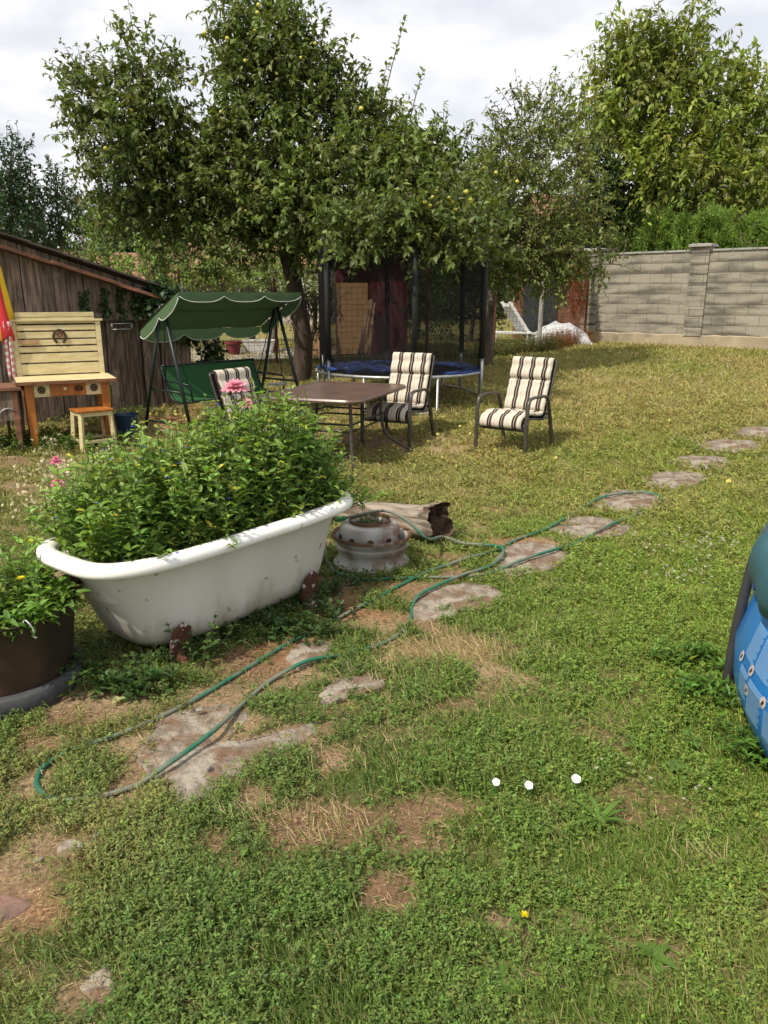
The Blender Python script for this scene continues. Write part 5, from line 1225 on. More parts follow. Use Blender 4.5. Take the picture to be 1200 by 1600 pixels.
for (u, v) in fr_px:
    if u > 760: continue
    o = a0 if first else a0.copy()
    if not first: COL.objects.link(o)
    first = False
    o.parent = tree; o.location = P(u, v, 10.0 if (u > 560 and v > 290) else 11.35 if u > 560 else (11.75 if u > 330 else 11.75)) - tb0; o.rotation_euler = (random.uniform(-.5, .5), random.uniform(-.5, .5), random.uniform(0, 6)); s_ = random.uniform(.65, 1.0); o.scale = (s_, s_, s_)
# fallen apples
af = applemesh(.027, M['appleold'], 'fallen_apple'); fl = 0
def fall(u, v, lab='small yellow apple lying fallen in the grass under the apple tree', s=1.0):
    global fl
    o = af if fl == 0 else af.copy()
    if fl: COL.objects.link(o)
    fl += 1
    s *= .82; g = G(u, v); o.location = (g.x, g.y, g.z + .022 * s); o.rotation_euler = (random.uniform(0, 6), random.uniform(0, 6), 0); o.scale = (s, s, s)
    tag(o, lab, 'apple', 'fallen apples')
rf = random.Random(21)
for k in range(85):
    q = rf.random()
    if q < .35: fall(rf.uniform(190, 300), rf.uniform(645, 672))
    elif q < .75: fall(rf.uniform(460, 700), rf.uniform(628, 712))
    else: fall(rf.uniform(560, 880), rf.uniform(620, 720))
fall(1138, 757, 'yellow apple lying alone on the lawn right of the stepping stones', 1.25)
fall(1045, 660, 'yellow apple far out on the open lawn above the stepping stones', 1.1)
fall(735, 681, 'yellow apple lying just left of the front leg of the right armchair', 1.1)

# second fruit tree
YR = 14.2
rb0 = on(P(764, 540, YR).x, YR)
def PR(u, v, Y=YR): return tuple(P(u, v, Y))
bl = [B(745, 320, 13.2, 32, 50), B(735, 380, 13, 28, 34), B(820, 190, 14.4, 34, 42, None, .6), B(852, 185, 14.6, 36, 45, None, .7), B(800, 240, 14.2, 45, 45, None, .8), B(860, 245, 14.3, 55, 50), B(905, 225, 14.8, 35, 35, None, .6), B(775, 310, 13.6, 45, 60), B(830, 320, 13.6, 60, 60), B(890, 310, 14.2, 50, 60), B(800, 390, 13.2, 55, 45), B(860, 395, 13.4, 55, 45), B(915, 385, 13.8, 42, 38), B(945, 408, 13.8, 26, 14, None, .9), B(795, 430, 13.2, 40, 22, None, .8), B(855, 430, 13.6, 38, 24, None, .8), B(885, 425, 14, 30, 26, None, .8), B(770, 410, 12.9, 20, 36)]
bl = [[b[0], b[1], b[2] * random.uniform(.6, 1.2), (random.uniform(.8, 1.25),) * 3] for b in bl]
lb_ = [([rb0 - Vector((0, 0, .1)), PR(766, 500), PR(774, 450), PR(800, 390), PR(830, 300), PR(845, 200)], .09, .02), ([PR(777, 440), PR(775, 370), PR(775, 300)], .05, .02), ([PR(820, 400), PR(870, 360), PR(900, 310), PR(905, 240)], .05, .02)]
tr2 = crown('fruit_tree', rb0, 'smaller dense fruit tree between the trampoline and the block wall', bl, lb_, .09, .04, (.17, .205, .055), M['barkpale'], per=12, dens=190, slen=(.2, .6), shoots=[(PR(815, 180), PR(815, 143), 9), (PR(855, 170), PR(856, 152), 6)])
for (u, v) in [(775, 270), (757, 262), (808, 284)]:
    o = a0.copy(); COL.objects.link(o); o.parent = tr2; o.location = P(u, v, 12.9) - rb0

# walnut tree behind the wall
YW = 23.0
wb = on(P(1050, 480, YW).x, YW)
def PW(u, v, Y=YW): return tuple(P(u, v, Y))
wl = [B(985, 85, 23, 34, 50, None, .8), B(960, 130, 23, 30, 50, None, .7), B(1010, 120, 23, 48, 60), B(1060, 90, 23.4, 48, 50, None, .8), B(1080, 45, 23.6, 30, 32, None, .45), B(1025, 55, 23.6, 28, 30, None, .4), B(955, 60, 23.2, 18, 28, None, .5), B(1050, 150, 22.8, 60, 55), B(1110, 140, 23.4, 45, 50, None, .8), B(985, 200, 22.4, 55, 55), B(1060, 215, 22, 65, 55), B(1130, 200, 22.8, 55, 50), B(1175, 160, 23, 40, 40, None, .7), B(1190, 215, 23, 45, 45), B(930, 210, 22.6, 35, 45, None, .8), B(1010, 275, 21.8, 52, 45), B(1080, 285, 21.6, 60, 45), B(1150, 280, 22, 60, 50), B(1210, 280, 22, 50, 55), B(910, 170, 23, 30, 35, None, .5), B(1195, 130, 23.4, 30, 35, None, .6), B(1130, 330, 22.4, 70, 30), B(1030, 325, 22.4, 60, 30)]
lw = [([wb - Vector((0, 0, .1)), PW(1048, 400), PW(1050, 330), PW(1045, 250), PW(1040, 160), PW(1030, 80)], .24, .05), ([PW(1050, 340), PW(1100, 280), PW(1140, 220), PW(1180, 160)], .12, .04), ([PW(1050, 310), PW(1000, 250), PW(970, 180), PW(980, 80)], .1, .03)]
wl = [[b[0], b[1], b[2] * random.uniform(.55, 1.15), (random.uniform(.75, 1.3),) * 3] for b in wl]
crown('walnut_tree', wb, 'tall bright green walnut tree rising behind the block wall', wl, lw, .22, .09, (.20, .245, .045), M['barkpale'], per=13, dens=52, slen=(.4, 1.1), colv=.3, droopy=.55, grav=.4)
# darker trees behind
def bush(name, label, u, vtop, vbot, Yd, wpx, col, L=.1, W=.05, group=None, dens=30, cat='tree', n=7, trunk=True, dn=1.0, upb=.35, seed=None, slen=(.2, .5)):
    b0 = on(P(u, 470, Yd).x, Yd); z0 = tz(b0.x, b0.y)
    blobs = []
    for i in range(n):
        t = (i + .5) / n; vv = vbot + (vtop - vbot) * t; wdt = wpx * .5 * (1 - .55 * t ** 1.5)
        for s_ in ((-.5, .5) if t < .75 else (0,)):
            blobs.append(B(u + s_ * wdt + random.uniform(-.12, .12) * wpx, vv, Yd + random.uniform(-.4, .4), wdt * .62, (vbot - vtop) / n * .85, wpx * .33 * Yd / F, dn * random.uniform(.7, 1.2)))
    top = P(u, vtop + (vbot - vtop) * .35, Yd)
    return crown(name, b0, label, blobs, [([b0 - Vector((0, 0, .1)), (b0 + top) / 2 + Vector((.1, 0, 0)), top], .05 + .00035 * wpx * 1, .02)], L, W, col, M['barkpale'], group=group, dens=dens, per=10, cat=cat, upb=upb, slen=slen)
G_ = 'trees beyond the fence'
bush('dark_tree', 'dark green pointed tree behind the shed at the far left', 18, 225, 400, 19, 95, (.035, .075, .03), .11, .05, G_, 110, upb=1.2)
bush('dark_tree', 'dark green tree behind the shed next to the far left one', 88, 262, 400, 20, 75, (.04, .08, .03), .11, .05, G_, 100, upb=1.3)
bush('dark_tree', 'dark narrow tree behind the fruit tree and left of the walnut', 935, 240, 430, 21.5, 110, (.032, .06, .018), .13, .06, G_, 110)
bush('dark_tree', 'dark tree in the gap between the apple tree and the fruit tree', 760, 230, 450, 18.5, 90, (.035, .065, .02), .12, .055, G_, 100)
HB = 'bushes beyond the fence'
for (u, vt, vb, Yd, w_, c_, lab) in [
    (165, 345, 440, 17.5, 90, (.10, .15, .03), 'yellow green bush rising above the shed roof'),
    (225, 372, 450, 16.5, 90, (.12, .19, .035), 'light green bush above the low end of the shed'),
    (285, 352, 460, 18.5, 100, (.07, .12, .03), 'mid green bush left of the swing canopy'),
    (330, 400, 455, 15.9, 90, (.14, .20, .04), 'low pale green bush behind the vine covered fence'),
    (390, 345, 460, 19.5, 110, (.11, .14, .04), 'olive green bush left of the apple trunk'),
    (420, 410, 465, 16.2, 70, (.13, .19, .04), 'low bright bush beside the apple trunk'),
    (485, 375, 470, 17.5, 80, (.12, .17, .04), 'yellow green bush just right of the apple trunk'),
    (650, 400, 520, 20.5, 110, (.05, .085, .025), 'dark green bush behind the trampoline net'),
    (735, 400, 500, 19.5, 90, (.05, .09, .025), 'dark green bush behind the right side of the net'),
    (860, 400, 470, 21.5, 120, (.045, .08, .02), 'dark green bush behind the white post'),
    (590, 360, 420, 21.5, 120, (.07, .11, .03), 'green bush behind the red shed')]:
    bush('bush', lab, u, vt, vb, Yd, w_, tuple(1.5 * q for q in c_), .095, .045, HB, 85, 'bush', 5)
# low leafy vine rows
# thuja hedge
def thuja(u, vt, Yd, w_, lab):
    p = P(u, vt, Yd); b0 = on(p.x, Yd + .0); H_ = p.z - b0.z; r = empty('thuja', b0, 0, lab, 'shrub', 'thuja shrubs behind the block wall')
    npl = 120; t = rng.random(npl) ** .8; a = rng.uniform(0, 2 * PI, npl); rad = (w_ * .44) * (1 - t ** 2.5 * .8) * rng.uniform(.6, 1.05, npl)
    s0 = np.stack([rad * np.cos(a), rad * np.sin(a), .5 + (H_ - .8) * t], 1); d0 = unit(np.stack([np.cos(a) * .8, np.sin(a) * .8, np.full(npl, 1.0)], 1) + rng.normal(0, .2, (npl, 3)))
    n = npl * 20; w0 = rng.uniform(0, 1, (n, 1)); s = np.repeat(s0, 20, 0) + np.repeat(d0, 20, 0) * w0 * .32 + rng.normal(0, .05, (n, 3)); d = unit(np.repeat(d0, 20, 0) + rng.normal(0, .45, (n, 3)) + np.array([0, 0, .1]))
    lm = LM(); cc = np.array([[.20, .30, .06]]) * np.repeat(rng.uniform(.6, 1.35, (npl, 1)), 20, 0) * (1 + rng.normal(0, .06, (n, 3)))
    l = rng.uniform(.10, .2, n)
    for j in range(7):
        tt = (j / 7) * l; sd_ = unit(np.cross(d, rng.normal(0, 1, (n, 3))))
        lm.leaves(s + d * tt[:, None], unit(d + sd_ * (.8 - .1 * j)), rng.normal(0, 1, (n, 3)), .06, .024, np.clip(cc, .01, 1), 1, droop=.1)
    lm.build('crown', M['leaf'], r); mb = MB(); mb.tube([(0, 0, -.1), (.02, 0, H_ * .5), (0, 0, H_ * .9)], [.07, .05, .015], 8); mb.build('trunk', M['barkpale'], r, smooth=60)
WL = (Vector((5.05, 19.6)), Vector((8.05, 16.9)))  # wall line from far end to picture edge
for k, (u, vt, lab) in enumerate([(985, 332, 'leftmost feathery green thuja above the block wall'), (1030, 324, 'thuja left of the wall pillar'), (1078, 330, 'thuja directly behind the middle wall pillar'), (1126, 318, 'thuja right of the wall pillar'), (1172, 330, 'thuja near the right edge of the picture'), (1222, 322, 'thuja cut off by the right edge of the picture')]):
    thuja(u, vt, 21.6 - k * .45, 1.15, lab)

# ------------------------------------------------------------------ block wall
wv_ = (WL[1] - WL[0]); wlen = wv_.length; wang = math.atan2(wv_.y, wv_.x); wz = tz(WL[0].x, WL[0].y) - .02
bw_ = empty('block_wall', Vector((WL[0].x, WL[0].y, wz)), wang, 'long grey concrete block garden wall with pillars and a rendered base', 'wall')
LT = 9.0; Hb = .27; rows = 8; Ht = Hb + rows * .225
# local y: camera side is -y
o = None
mb = MB(); mb.box((LT / 2, .10, 0), (LT, .2, rows * .225)); o = mb.build('block_panel', M['block'], bw_); o.location = (0, 0, Hb + rows * .225 / 2 )
mb = MB(); rp_ = random.Random(2); nseg = 90
top = []; 
rings = []
for i in range(nseg + 1):
    x_ = -.3 + (LT + .3) * i / nseg; j = rp_.uniform(-.012, .012)
    rings.append([(x_, -.045 + j * .5, -.25), (x_, .25, -.25), (x_, .25, Hb), (x_, -.01, Hb + .012 + j), (x_, -.04 + j * .5, Hb - .01 + j)])
mb.loft(rings, True); mb.build('plinth', M['render'], bw_)
mb = MB(); x_ = .3
while x_ < LT:
    mb.box((x_ + .245, .10, Ht + .022), (.485, .26, .044), t=.5); x_ += .5
mb.build('coping', M['cap'], bw_, bevel=.006)
for xp in (.02, 2.62 , 5.3, 7.9):
    mb = MB(); hp_ = Ht + .10
    for k in range(10):
        z0 = Hb - .02 + k * (hp_ - Hb + .02) / 10; z1 = Hb - .02 + (k + 1) * (hp_ - Hb + .02) / 10
        mb.box((xp, .09, (z0 + z1) / 2), (.40, .30, z1 - z0 - .006))
    p_ = mb.build('pillar', M['cap'] if False else M['block'], bw_, bevel=.004)
    mb = MB(); mb.loft([[(xp + a * w2_, .09 + b * w2_ * .85, z) for a, b in ((-1, -1), (1, -1), (1, 1), (-1, 1))] for w2_, z in ((.25, hp_), (.25, hp_ + .05), (.2, hp_ + .065))], True); mb.build('pillar_cap', M['cap'], p_)

# ------------------------------------------------------------------ wire fence
FP = [Vector((-4.6, 13.7)), Vector((-1.6, 14.6)), Vector((1.7, 15.3)), Vector((3.35, 16.55)), Vector((4.95, 19.4))]
f0 = on(FP[0].x, FP[0].y); fe = empty('wire_fence', f0, 0, 'rusty wire mesh fence between the garden and the neighbouring yard', 'fence')
lm = LM(); seg = []; Hf = 1.35
def fpt(s):
    k = min(int(s), len(FP) - 2); p = FP[k].lerp(FP[k + 1], s - k); return p
for k in range(len(FP) - 1):
    L_ = (FP[k + 1] - FP[k]).length; nv = int(L_ / .10)
    P0 = []
    for i in range(nv):
        p = FP[k].lerp(FP[k + 1], i / nv); z = tz(p.x, p.y)
        P0.append([(p.x, p.y, z), (p.x, p.y, z + Hf)])
    lm.tubes(np.array(P0) - np.array(f0), .0028, .0028, np.array([[.11, .08, .06]]))
    hz = []
    for j in range(14):
        row = []
        for i in range(9): p = FP[k].lerp(FP[k + 1], i / 8); row.append((p.x, p.y, tz(p.x, p.y) + .03 + j * .10))
        hz.append(row)
    lm.tubes(np.array(hz) - np.array(f0), .0028, .0028, np.array([[.11, .08, .06]]))
lm.build('wire_mesh', M['leaf'] if False else M['wire'], fe)
for (u, Yd, hh, mm, rr_) in [(288, 14.0, 1.7, 'postrust', .025), (432, 14.5, 1.5, 'postrust', .025), (505, 14.7, 1.5, 'postrust', .025), (667, 15.25, 1.7, 'postrust', .03), (770, 15.9, 1.6, 'postrust', .025), (841, 16.75, 1.55, 'postwhite', .045), (912, 18.6, 1.9, 'postrust', .035)]:
    # find x on fence line at that azimuth
    best = min([fpt(s) for s in np.linspace(0, 3.999, 400)], key=lambda p: abs(600 + 1200 * p.x / (p.y * .963 + .27 * 1.1) - u))
    mb = MB(); q = on(best.x, best.y) - f0; mb.tube([q + Vector((0, -.03, -.05)), q + Vector((.005, -.03, hh * .5)), q + Vector((.02 if mm == 'postwhite' else 0, -.03, hh))], rr_, 8, wob=.08); po = mb.build('post', M[mm], fe, smooth=60)
    if mm == 'postwhite': po['label'] = 'pale whitewashed wooden post'
# dry brown creeper on the fence
def tangle(name, s0, s1, z0, z1, n, col, lab, leaf=None, cat='vine'):
    pc = on(fpt((s0 + s1) / 2).x, fpt((s0 + s1) / 2).y); r = empty(name, pc, 0, lab, cat, 'creepers on the wire fence')
    lm = LM(); st = []
    for i in range(n):
        s = random.uniform(s0, s1); row = []; z = random.uniform(z0, z1); h = random.uniform(.15, .5); dx = random.gauss(0, .05)
        for t in np.linspace(0, 1, 5):
            p = fpt(min(3.99, max(0, s + dx * t * .6))); row.append((p.x + random.gauss(0, .02), p.y + random.gauss(0, .06), tz(p.x, p.y) + z + h * (t - .5) + random.gauss(0, .02)))
        st.append(row)
    st = np.array(st); lm.tubes(st - np.array(pc), .006, .003, np.array(col)[None] * rng.uniform(.6, 1.3, (n, 1))); lm.build('stems', M['leaf'], r)
    if leaf:
        lm = LM(); m_ = leaf[1]; ii = rng.integers(0, n, m_); jj = rng.integers(0, 5, m_); p = st[ii, jj] - np.array(pc)
        lm.leaves(p, rng.normal(0, 1, (m_, 3)) + np.array([0, 0, -.3]), rng.normal(0, .6, (m_, 3)) + np.array([0, -.6, .6]), leaf[2], leaf[2] * .6, np.array([leaf[0]]) * rng.uniform(.6, 1.4, (m_, 1)), 1); lm.build('leaves', M['leaf'], r)
tangle('dry_vine', .2, 1.25, .75, 1.3, 620, (.16, .10, .075), 'brown dry creeper over the top of the fence behind the swing', ((.14, .12, .05), 900, .05))
tangle('dry_vine', .98, 1.17, .3, 1.3, 90, (.10, .08, .05), 'thin creeper on the fence right of the apple trunk', ((.07, .11, .03), 400, .06))
tangle('dry_vine', 3.55, 3.97, .7, 1.9, 200, (.30, .09, .04), 'reddish creeper on the fence beside the wall end', ((.32, .10, .04), 500, .06))
# weeds along the fence foot
def weeds(name, pts, n, h, col, lab, L=.05, stem=(.12, .13, .05), cat='weeds', W=None):
    c0 = on(*pts[0][:2]); r = empty(name, c0, 0, lab, cat, 'weeds along edges'); lm = LM(); bs = []; tp = []
    for i in range(n):
        k = random.randrange(len(pts)); x_, y_, sp = pts[k]; x_ += random.gauss(0, sp); y_ += random.gauss(0, sp * .5); b = on(x_, y_) - c0
        hh = h * random.uniform(.5, 1.2); bs.append(tuple(b)); tp.append((b.x + random.gauss(0, hh * .3), b.y + random.gauss(0, hh * .3), b.z + hh))
    stems(lm, bs, tp, 5, L, W or L * .35, col, .35, True, .04, detail=1, stemcol=stem, r=.002); lm.build('leaves', M['leaf'], r); return r
def fl_pts(s0, s1, off, k, sp): return [(fpt(s).x, fpt(s).y - off, sp) for s in np.linspace(s0, s1, k)]
weeds('weeds', fl_pts(2.3, 3.2, .15, 12, .12), 420, .34, (.14, .15, .05), 'tall olive weeds along the fence foot around the white post', .06)
weeds('weeds', fl_pts(3.15, 3.95, .12, 12, .15), 420, .36, (.26, .10, .035), 'orange brown weeds along the fence foot by the wall', .06, (.2, .09, .04))
weeds('weeds', fl_pts(.8, 2.3, .1, 16, .15), 300, .25, (.09, .13, .035), 'green weeds along the fence foot behind the trampoline', .05)
def alongtub(s0, s1, off): return [(*tubw(a, -off, 0)[:2], .06) for a in np.linspace(s0, s1, 9)]
weeds('weeds', alongtub(-.75, .8, .26), 190, .10, (.055, .105, .025), 'green weeds growing along the foot of the bathtub', .035)
weeds('weeds', [(*tubw(-.45, -.34, 0)[:2], .03)], 9, .24, (.06, .11, .03), 'leafy seedling climbing beside the near foot of the bathtub', .05, W=.03)
weeds('weeds', [(*tubw(-.9, .0, 0)[:2], .10), (*tubw(-.8, -.35, 0)[:2], .08)], 60, .13, (.05, .10, .025), 'weeds in the shade between the round pot and the tub', .05, W=.026)
weeds('weeds', [(*tubw(.4, -.45, 0)[:2], .1), (*tubw(.1, -.5, 0)[:2], .1)], 40, .09, (.05, .10, .025), 'low dark weeds in front of the tub right of its near foot', .05, W=.026)
weeds('weeds', [(-3.8, 8.5, .25), (-3.3, 8.3, .25), (-4.2, 8.2, .25)], 260, .17, (.10, .16, .04), 'pale green weeds in front of the desk and stool', .06, W=.03)
weeds('weeds', [(POOL[0] - 1.45, 2.9, .07), (POOL[0] - 1.38, 2.5, .09), (POOL[0] - 1.4, 3.2, .08)], 110, .11, (.10, .20, .03), 'fresh green weeds against the foot of the blue pool', .06, W=.017)
weeds('weeds', [(-3.2, 10.0, .3), (-3.7, 9.7, .3)], 90, .14, (.06, .10, .03), 'weeds along the foot of the plank shed', .05, W=.025)

# ------------------------------------------------------------------ lawn weeds, flowers, stones
def rosette(u, v, n, L, W, lab, col=(.10, .19, .03), el=.5):
    g = G(u, v); lm = LM(); a = np.linspace(0, 2 * PI, n, endpoint=False) + rng.uniform(0, .5, n); e = rng.uniform(el * .5, el * 1.3, n)
    d = np.stack([np.cos(a) * np.cos(e), np.sin(a) * np.cos(e), np.sin(e)], 1); k = rng.uniform(.7, 1.15, n)
    lm.leaves(np.tile([0, 0, .01], (n, 1)), d, np.tile([0, 0, 1.], (n, 1)), L * k, W * k, np.array([col]) * rng.uniform(.8, 1.2, (n, 1)), 2, droop=.4)
    o = lm.build('weed_rosette', M['leaf']); o.location = g; tag(o, lab, 'weed', 'weed rosettes in the lawn')
rosette(935, 1290, 13, .11, .018, 'large weed rosette with long narrow leaves right of the white flowers', el=.7)
rosette(775, 1545, 7, .075, .035, 'broad leaved plantain near the bottom edge')
rosette(1060, 1205, 5, .05, .04, 'broad light leaf weed in the lawn right of the white flowers', (.14, .24, .06))
rosette(1035, 1140, 5, .05, .035, 'pale broad leaved weed below the middle of the right lawn', (.14, .23, .05))
rosette(185, 1098, 3, .045, .036, 'single pale green leaf standing between pot and hose', (.38, .42, .2))
rosette(905, 1490, 8, .06, .02, 'upright narrow weed in the lower right lawn', el=1.0)
rosette(700, 1420, 9, .07, .02, 'jagged leaved weed beside the bare patch in the lower lawn')
rosette(810, 1440, 7, .05, .016, 'small rosette under the yellow dandelion')
rosette(990, 1170, 6, .06, .022, 'light green weed in the right foreground lawn')
rosette(1020, 1500, 6, .06, .03, 'plain weed rosette in the lower right corner area')
def funnel(u, v, lab, s=.02):
    g = G(u, v, .072); r = empty('bindweed_flower', g, random.uniform(-.5, .5), lab, 'flower', 'white bindweed flowers')
    mb = MB(); n = 20; rings = []
    for rr_, z in ((.1, -.9), (.25, -.5), (.55, -.1), (1.0, .12), (1.05, .14)): rings.append([(s * rr_ * (1 + .06 * math.sin(5 * a)) * math.cos(a), s * rr_ * (1 + .06 * math.sin(5 * a)) * math.sin(a), s * z) for a in [2 * PI * k / n for k in range(n)]])
    mb.loft(rings, False); o = mb.build('petals', M['whiteplastic'], r, smooth=60); o.rotation_euler = (R(35), 0, 0); mb = MB(); mb.tube([(0, 0, -.018), (0, 0, -.05)], .0012, 4); mb.build('stalk', M['greenplastic'], r)
funnel(775, 1222, 'leftmost white bindweed flower of the three in the lawn', .0125); funnel(826, 1227, 'middle white bindweed flower of the three in the lawn', .014); funnel(900, 1217, 'rightmost and widest white bindweed flower in the lawn', .015)
def dandelion(u, v, lab):
    g = G(u, v, .03); lm = LM(); n = 26; a = rng.uniform(0, 2 * PI, n); e = rng.uniform(.1, 1.2, n); d = np.stack([np.cos(a) * np.cos(e), np.sin(a) * np.cos(e), np.sin(e)], 1)
    lm.leaves(np.zeros((n, 3)), d, np.tile([0, 0, 1.], (n, 1)) + rng.normal(0, .1, (n, 3)), .013, .006, np.array([[.8, .65, .02]]), 1); lm.tubes(np.array([[[0, 0, -.03], [0, 0, -.01], [0, 0, 0]]]), .001, .001, np.array([[.1, .2, .04]]))
    o = lm.build('dandelion', M['petal']); o.location = g; tag(o, lab, 'flower', 'yellow dandelions')
dandelion(819, 1430, 'yellow dandelion at the edge of the bare patch near the bottom'); dandelion(1048, 1056, 'tiny yellow dandelion in the lawn left of the pool')
def pebble(u, v, s, lab, fl_=.5):
    g = G(u, v); mb = MB(); mb.lathe([(.3, -.5), (.8, -.4), (1, 0), (.85, .45), (.5, .6), (.01, .62)], 9); o = mb.build('pebble', M['rubble'], smooth=30)
    for w_ in o.data.vertices: w_.co = w_.co * random.uniform(.85, 1.15)
    o.scale = (s, s * .7, s * fl_); o.rotation_euler = (0, 0, random.uniform(0, 3)); o.location = g + Vector((0, 0, s * .15 + (.025 if instone(np.array([g.x]), np.array([g.y]))[0] else 0))); tag(o, lab, 'stone', 'loose small stones')
pebble(324, 1209, .017, 'small pale stone lying on the broken slab'); pebble(312, 1118, .016, 'pale pebble at the top of the broken slab'); pebble(98, 1250, .016, 'pebble inside the hose bend at the left'); pebble(60, 1345, .016, 'flat stone in the bare earth near the left edge'); pebble(150, 1305, .014, 'grey stone in the dry patch below the hose bend'); pebble(60, 1278, .02, 'pebble just below the hose bend'); pebble(485, 1172, .012, 'small pebble at the tip of the broken slab')

# ------------------------------------------------------------------ neighbour's yard
# paved strip and far yard
def sheet(name, pts, m, lift, kind='structure', lab=None):
    n = 14; a, b, c, d = [Vector(p) for p in pts]; mb = MB(); rings = []
    for i in range(n + 1):
        p = a.lerp(d, i / n); q = b.lerp(c, i / n); rings.append([(p.lerp(q, j / n).x, p.lerp(q, j / n).y, tz(p.lerp(q, j / n).x, p.lerp(q, j / n).y) + lift) for j in range(n + 1)])
    mb.loft(rings, False, closed=False); o = mb.build(name, m, smooth=180); tag(o, lab, None, None, kind); return o
sheet('path', [(-4.5, 14.6), (-.9, 15.0), (-.9, 17.3), (-4.8, 17.0)], M['conc'], .02)
rsd = empty('red_shed', on(-.95, 15.55), R(4), 'red painted shed with an orange board front behind the trampoline', 'shed')
mb = MB(); mb.box((.72, .9, 1.0), (1.4, 1.8, 2.0)); mb.build('shed_wall', M['redpaint'], rsd)
mb = MB(); mb.box((.33, -.012, .72), (.60, .02, 1.36)); mb.build('board_panel', M['osb'], rsd)
mb = MB(); mb.box((.35, -.012, 1.68), (.64, .02, .5)); mb.build('top_panel', M['redpaint'], rsd)
mb = MB()
for k in range(6): mb.box((.735 + .11 * k, -.02, .98), (.10, .03, 1.92), t=.5)
mb.build('door', M['redpaint'], rsd, bevel=.003)
mb = MB(); mb.box((.72, .8, 2.04), (1.7, 2.2, .05)); mb.box((.72, -.305, 2.02), (1.72, .02, .11)); mb.build('roof', M['redpaint'], rsd)
for k, (u0, u1, v0, v1, m_, lab) in enumerate([(577, 566, 470, 560, 'plank', 'pale plank leaning on the red shed leftmost of the three'), (580, 572, 468, 562, 'plank', 'pale plank leaning on the red shed in the middle of the three'), (584, 581, 473, 560, 'plank', 'pale plank leaning on the red shed rightmost of the three')]):
    a = P(u0, v0, 15.45); b = P(u1 - 6, v1, 15.05); b.z = tz(b.x, b.y); mb = MB(); mb.beam((0, 0, 0), a - b, .07, .025, t=.3 + .2 * k); o = mb.build('leaning_plank', M['plank'], bevel=.002); o.location = b; tag(o, lab, 'plank', 'planks leaning on the red shed')
a = P(493, 500, 15.6); mb = MB(); mb.add([(0, 0, 0), (.34, 0, 0), (.30, 0, .75), (.22, 0, .85), (0, .02, .30), (0, .03, 0), (.34, .03, 0), (.30, .03, .75), (.22, .03, .85), (0, .05, .30)], [(0, 1, 2, 3, 4), (9, 8, 7, 6, 5), (0, 5, 6, 1), (1, 6, 7, 2), (2, 7, 8, 3), (3, 8, 9, 4), (4, 9, 5, 0)]); o = mb.build('wooden_board', M['plank']); o.location = on(P(488, 550, 15.3).x, 15.3); tag(o, 'pale pointed wooden board standing just right of the apple trunk', 'board')
# red pot + white trough seen under the canopy
c = P(365, 545, 15.6); fp_ = empty('flower_pot', on(c.x, c.y), 0, 'red flower pot in the yard behind the swing', 'pot')
mb = MB(); mb.lathe([(.10, 0), (.15, .22), (.17, .22), (.17, .27), (.15, .27), (.12, .05)], 24); mb.build('pot_body', M['redpaint'], fp_, smooth=40)
mb = MB(); mb.lathe([(.145, .24), (.02, .25)], 20); mb.build('soil', M['soil'], fp_)
c = P(405, 540, 15.9); tro = empty('trough', on(c.x, c.y), R(8), 'long white trough in the yard behind the swing', 'trough')
mb = MB(); mb.loft([rrect(.26, .12, .04, 0), rrect(.32, .16, .05, .25), rrect(.335, .175, .06, .26), rrect(.335, .175, .06, .28), rrect(.305, .145, .05, .28), rrect(.25, .11, .04, .05)], True); mb.build('trough_body', M['whiteplastic'], tro, smooth=40)
# white plastic lounger
c = G(795, 528); lc = empty('sun_lounger', on(P(806, 520, 17.9).x, 17.9), R(14), 'white plastic sun lounger behind the wire fence', 'lounger')
mb = MB()
for k in range(12):
    mb.beam((-.62 + .0, -.28 + 0, .30), (-.62, .28, .30), .05, .02) if False else mb.box((-.75 + .075 * k, 0, .32), (.055, .56, .02))
mb.build('seat_slats', M['whiteplastic'], lc, bevel=.004)
mb = MB()
for k in range(9):
    t = k / 8; mb.box((.16 - .45 * t * .9, 0, .36 + .55 * t), (.03, .54 - .1 * t, .075))
for sy in (-1, 1): mb.beam((.2, sy * .27, .30), (-.28, sy * .22, .98), .07, .05, up=(0, 1, 0))
mb.build('back_rest', M['whiteplastic'], lc, bevel=.004)
for sy in (-1, 1):
    mb = MB(); mb.beam((-.78, sy * .3, .32), (.5, sy * .3, .30), .04, .07, up=(0, 1, 0)); mb.build('side_rail', M['whiteplastic'], lc, bevel=.005)
    for sx in (-.6, .4): mb = MB(); mb.beam((sx, sy * .3, .3), (sx * 1.12, sy * .32, 0), .05, .04); mb.build('leg', M['whiteplastic'], lc, bevel=.004)
# white tarp heap
c = on(P(882, 510, 18.6).x - .1, 18.6); mb = MB(); rings = []; rt = random.Random(8)
for i in range(15):
    t = i / 14; x_ = -.72 + 1.44 * t; h = .50 * (math.sin(PI * min(1, max(0, t))) ** .5) * (1 - .25 * abs(t - .45)) + .02
    rings.append([(x_, .4 * math.cos(a) * (1 + .05 * rt.uniform(-1, 1)), max(-.05, h * math.sin(a) * (1 + .08 * rt.uniform(-1, 1)))) for a in [PI * 2 * k / 22 for k in range(22)]])
mb.loft(rings, True); o = mb.build('covered_heap', M['tarp'], smooth=50); o.location = c; tag(o, 'low heap covered with a white tarpaulin behind the fence', 'tarp heap')
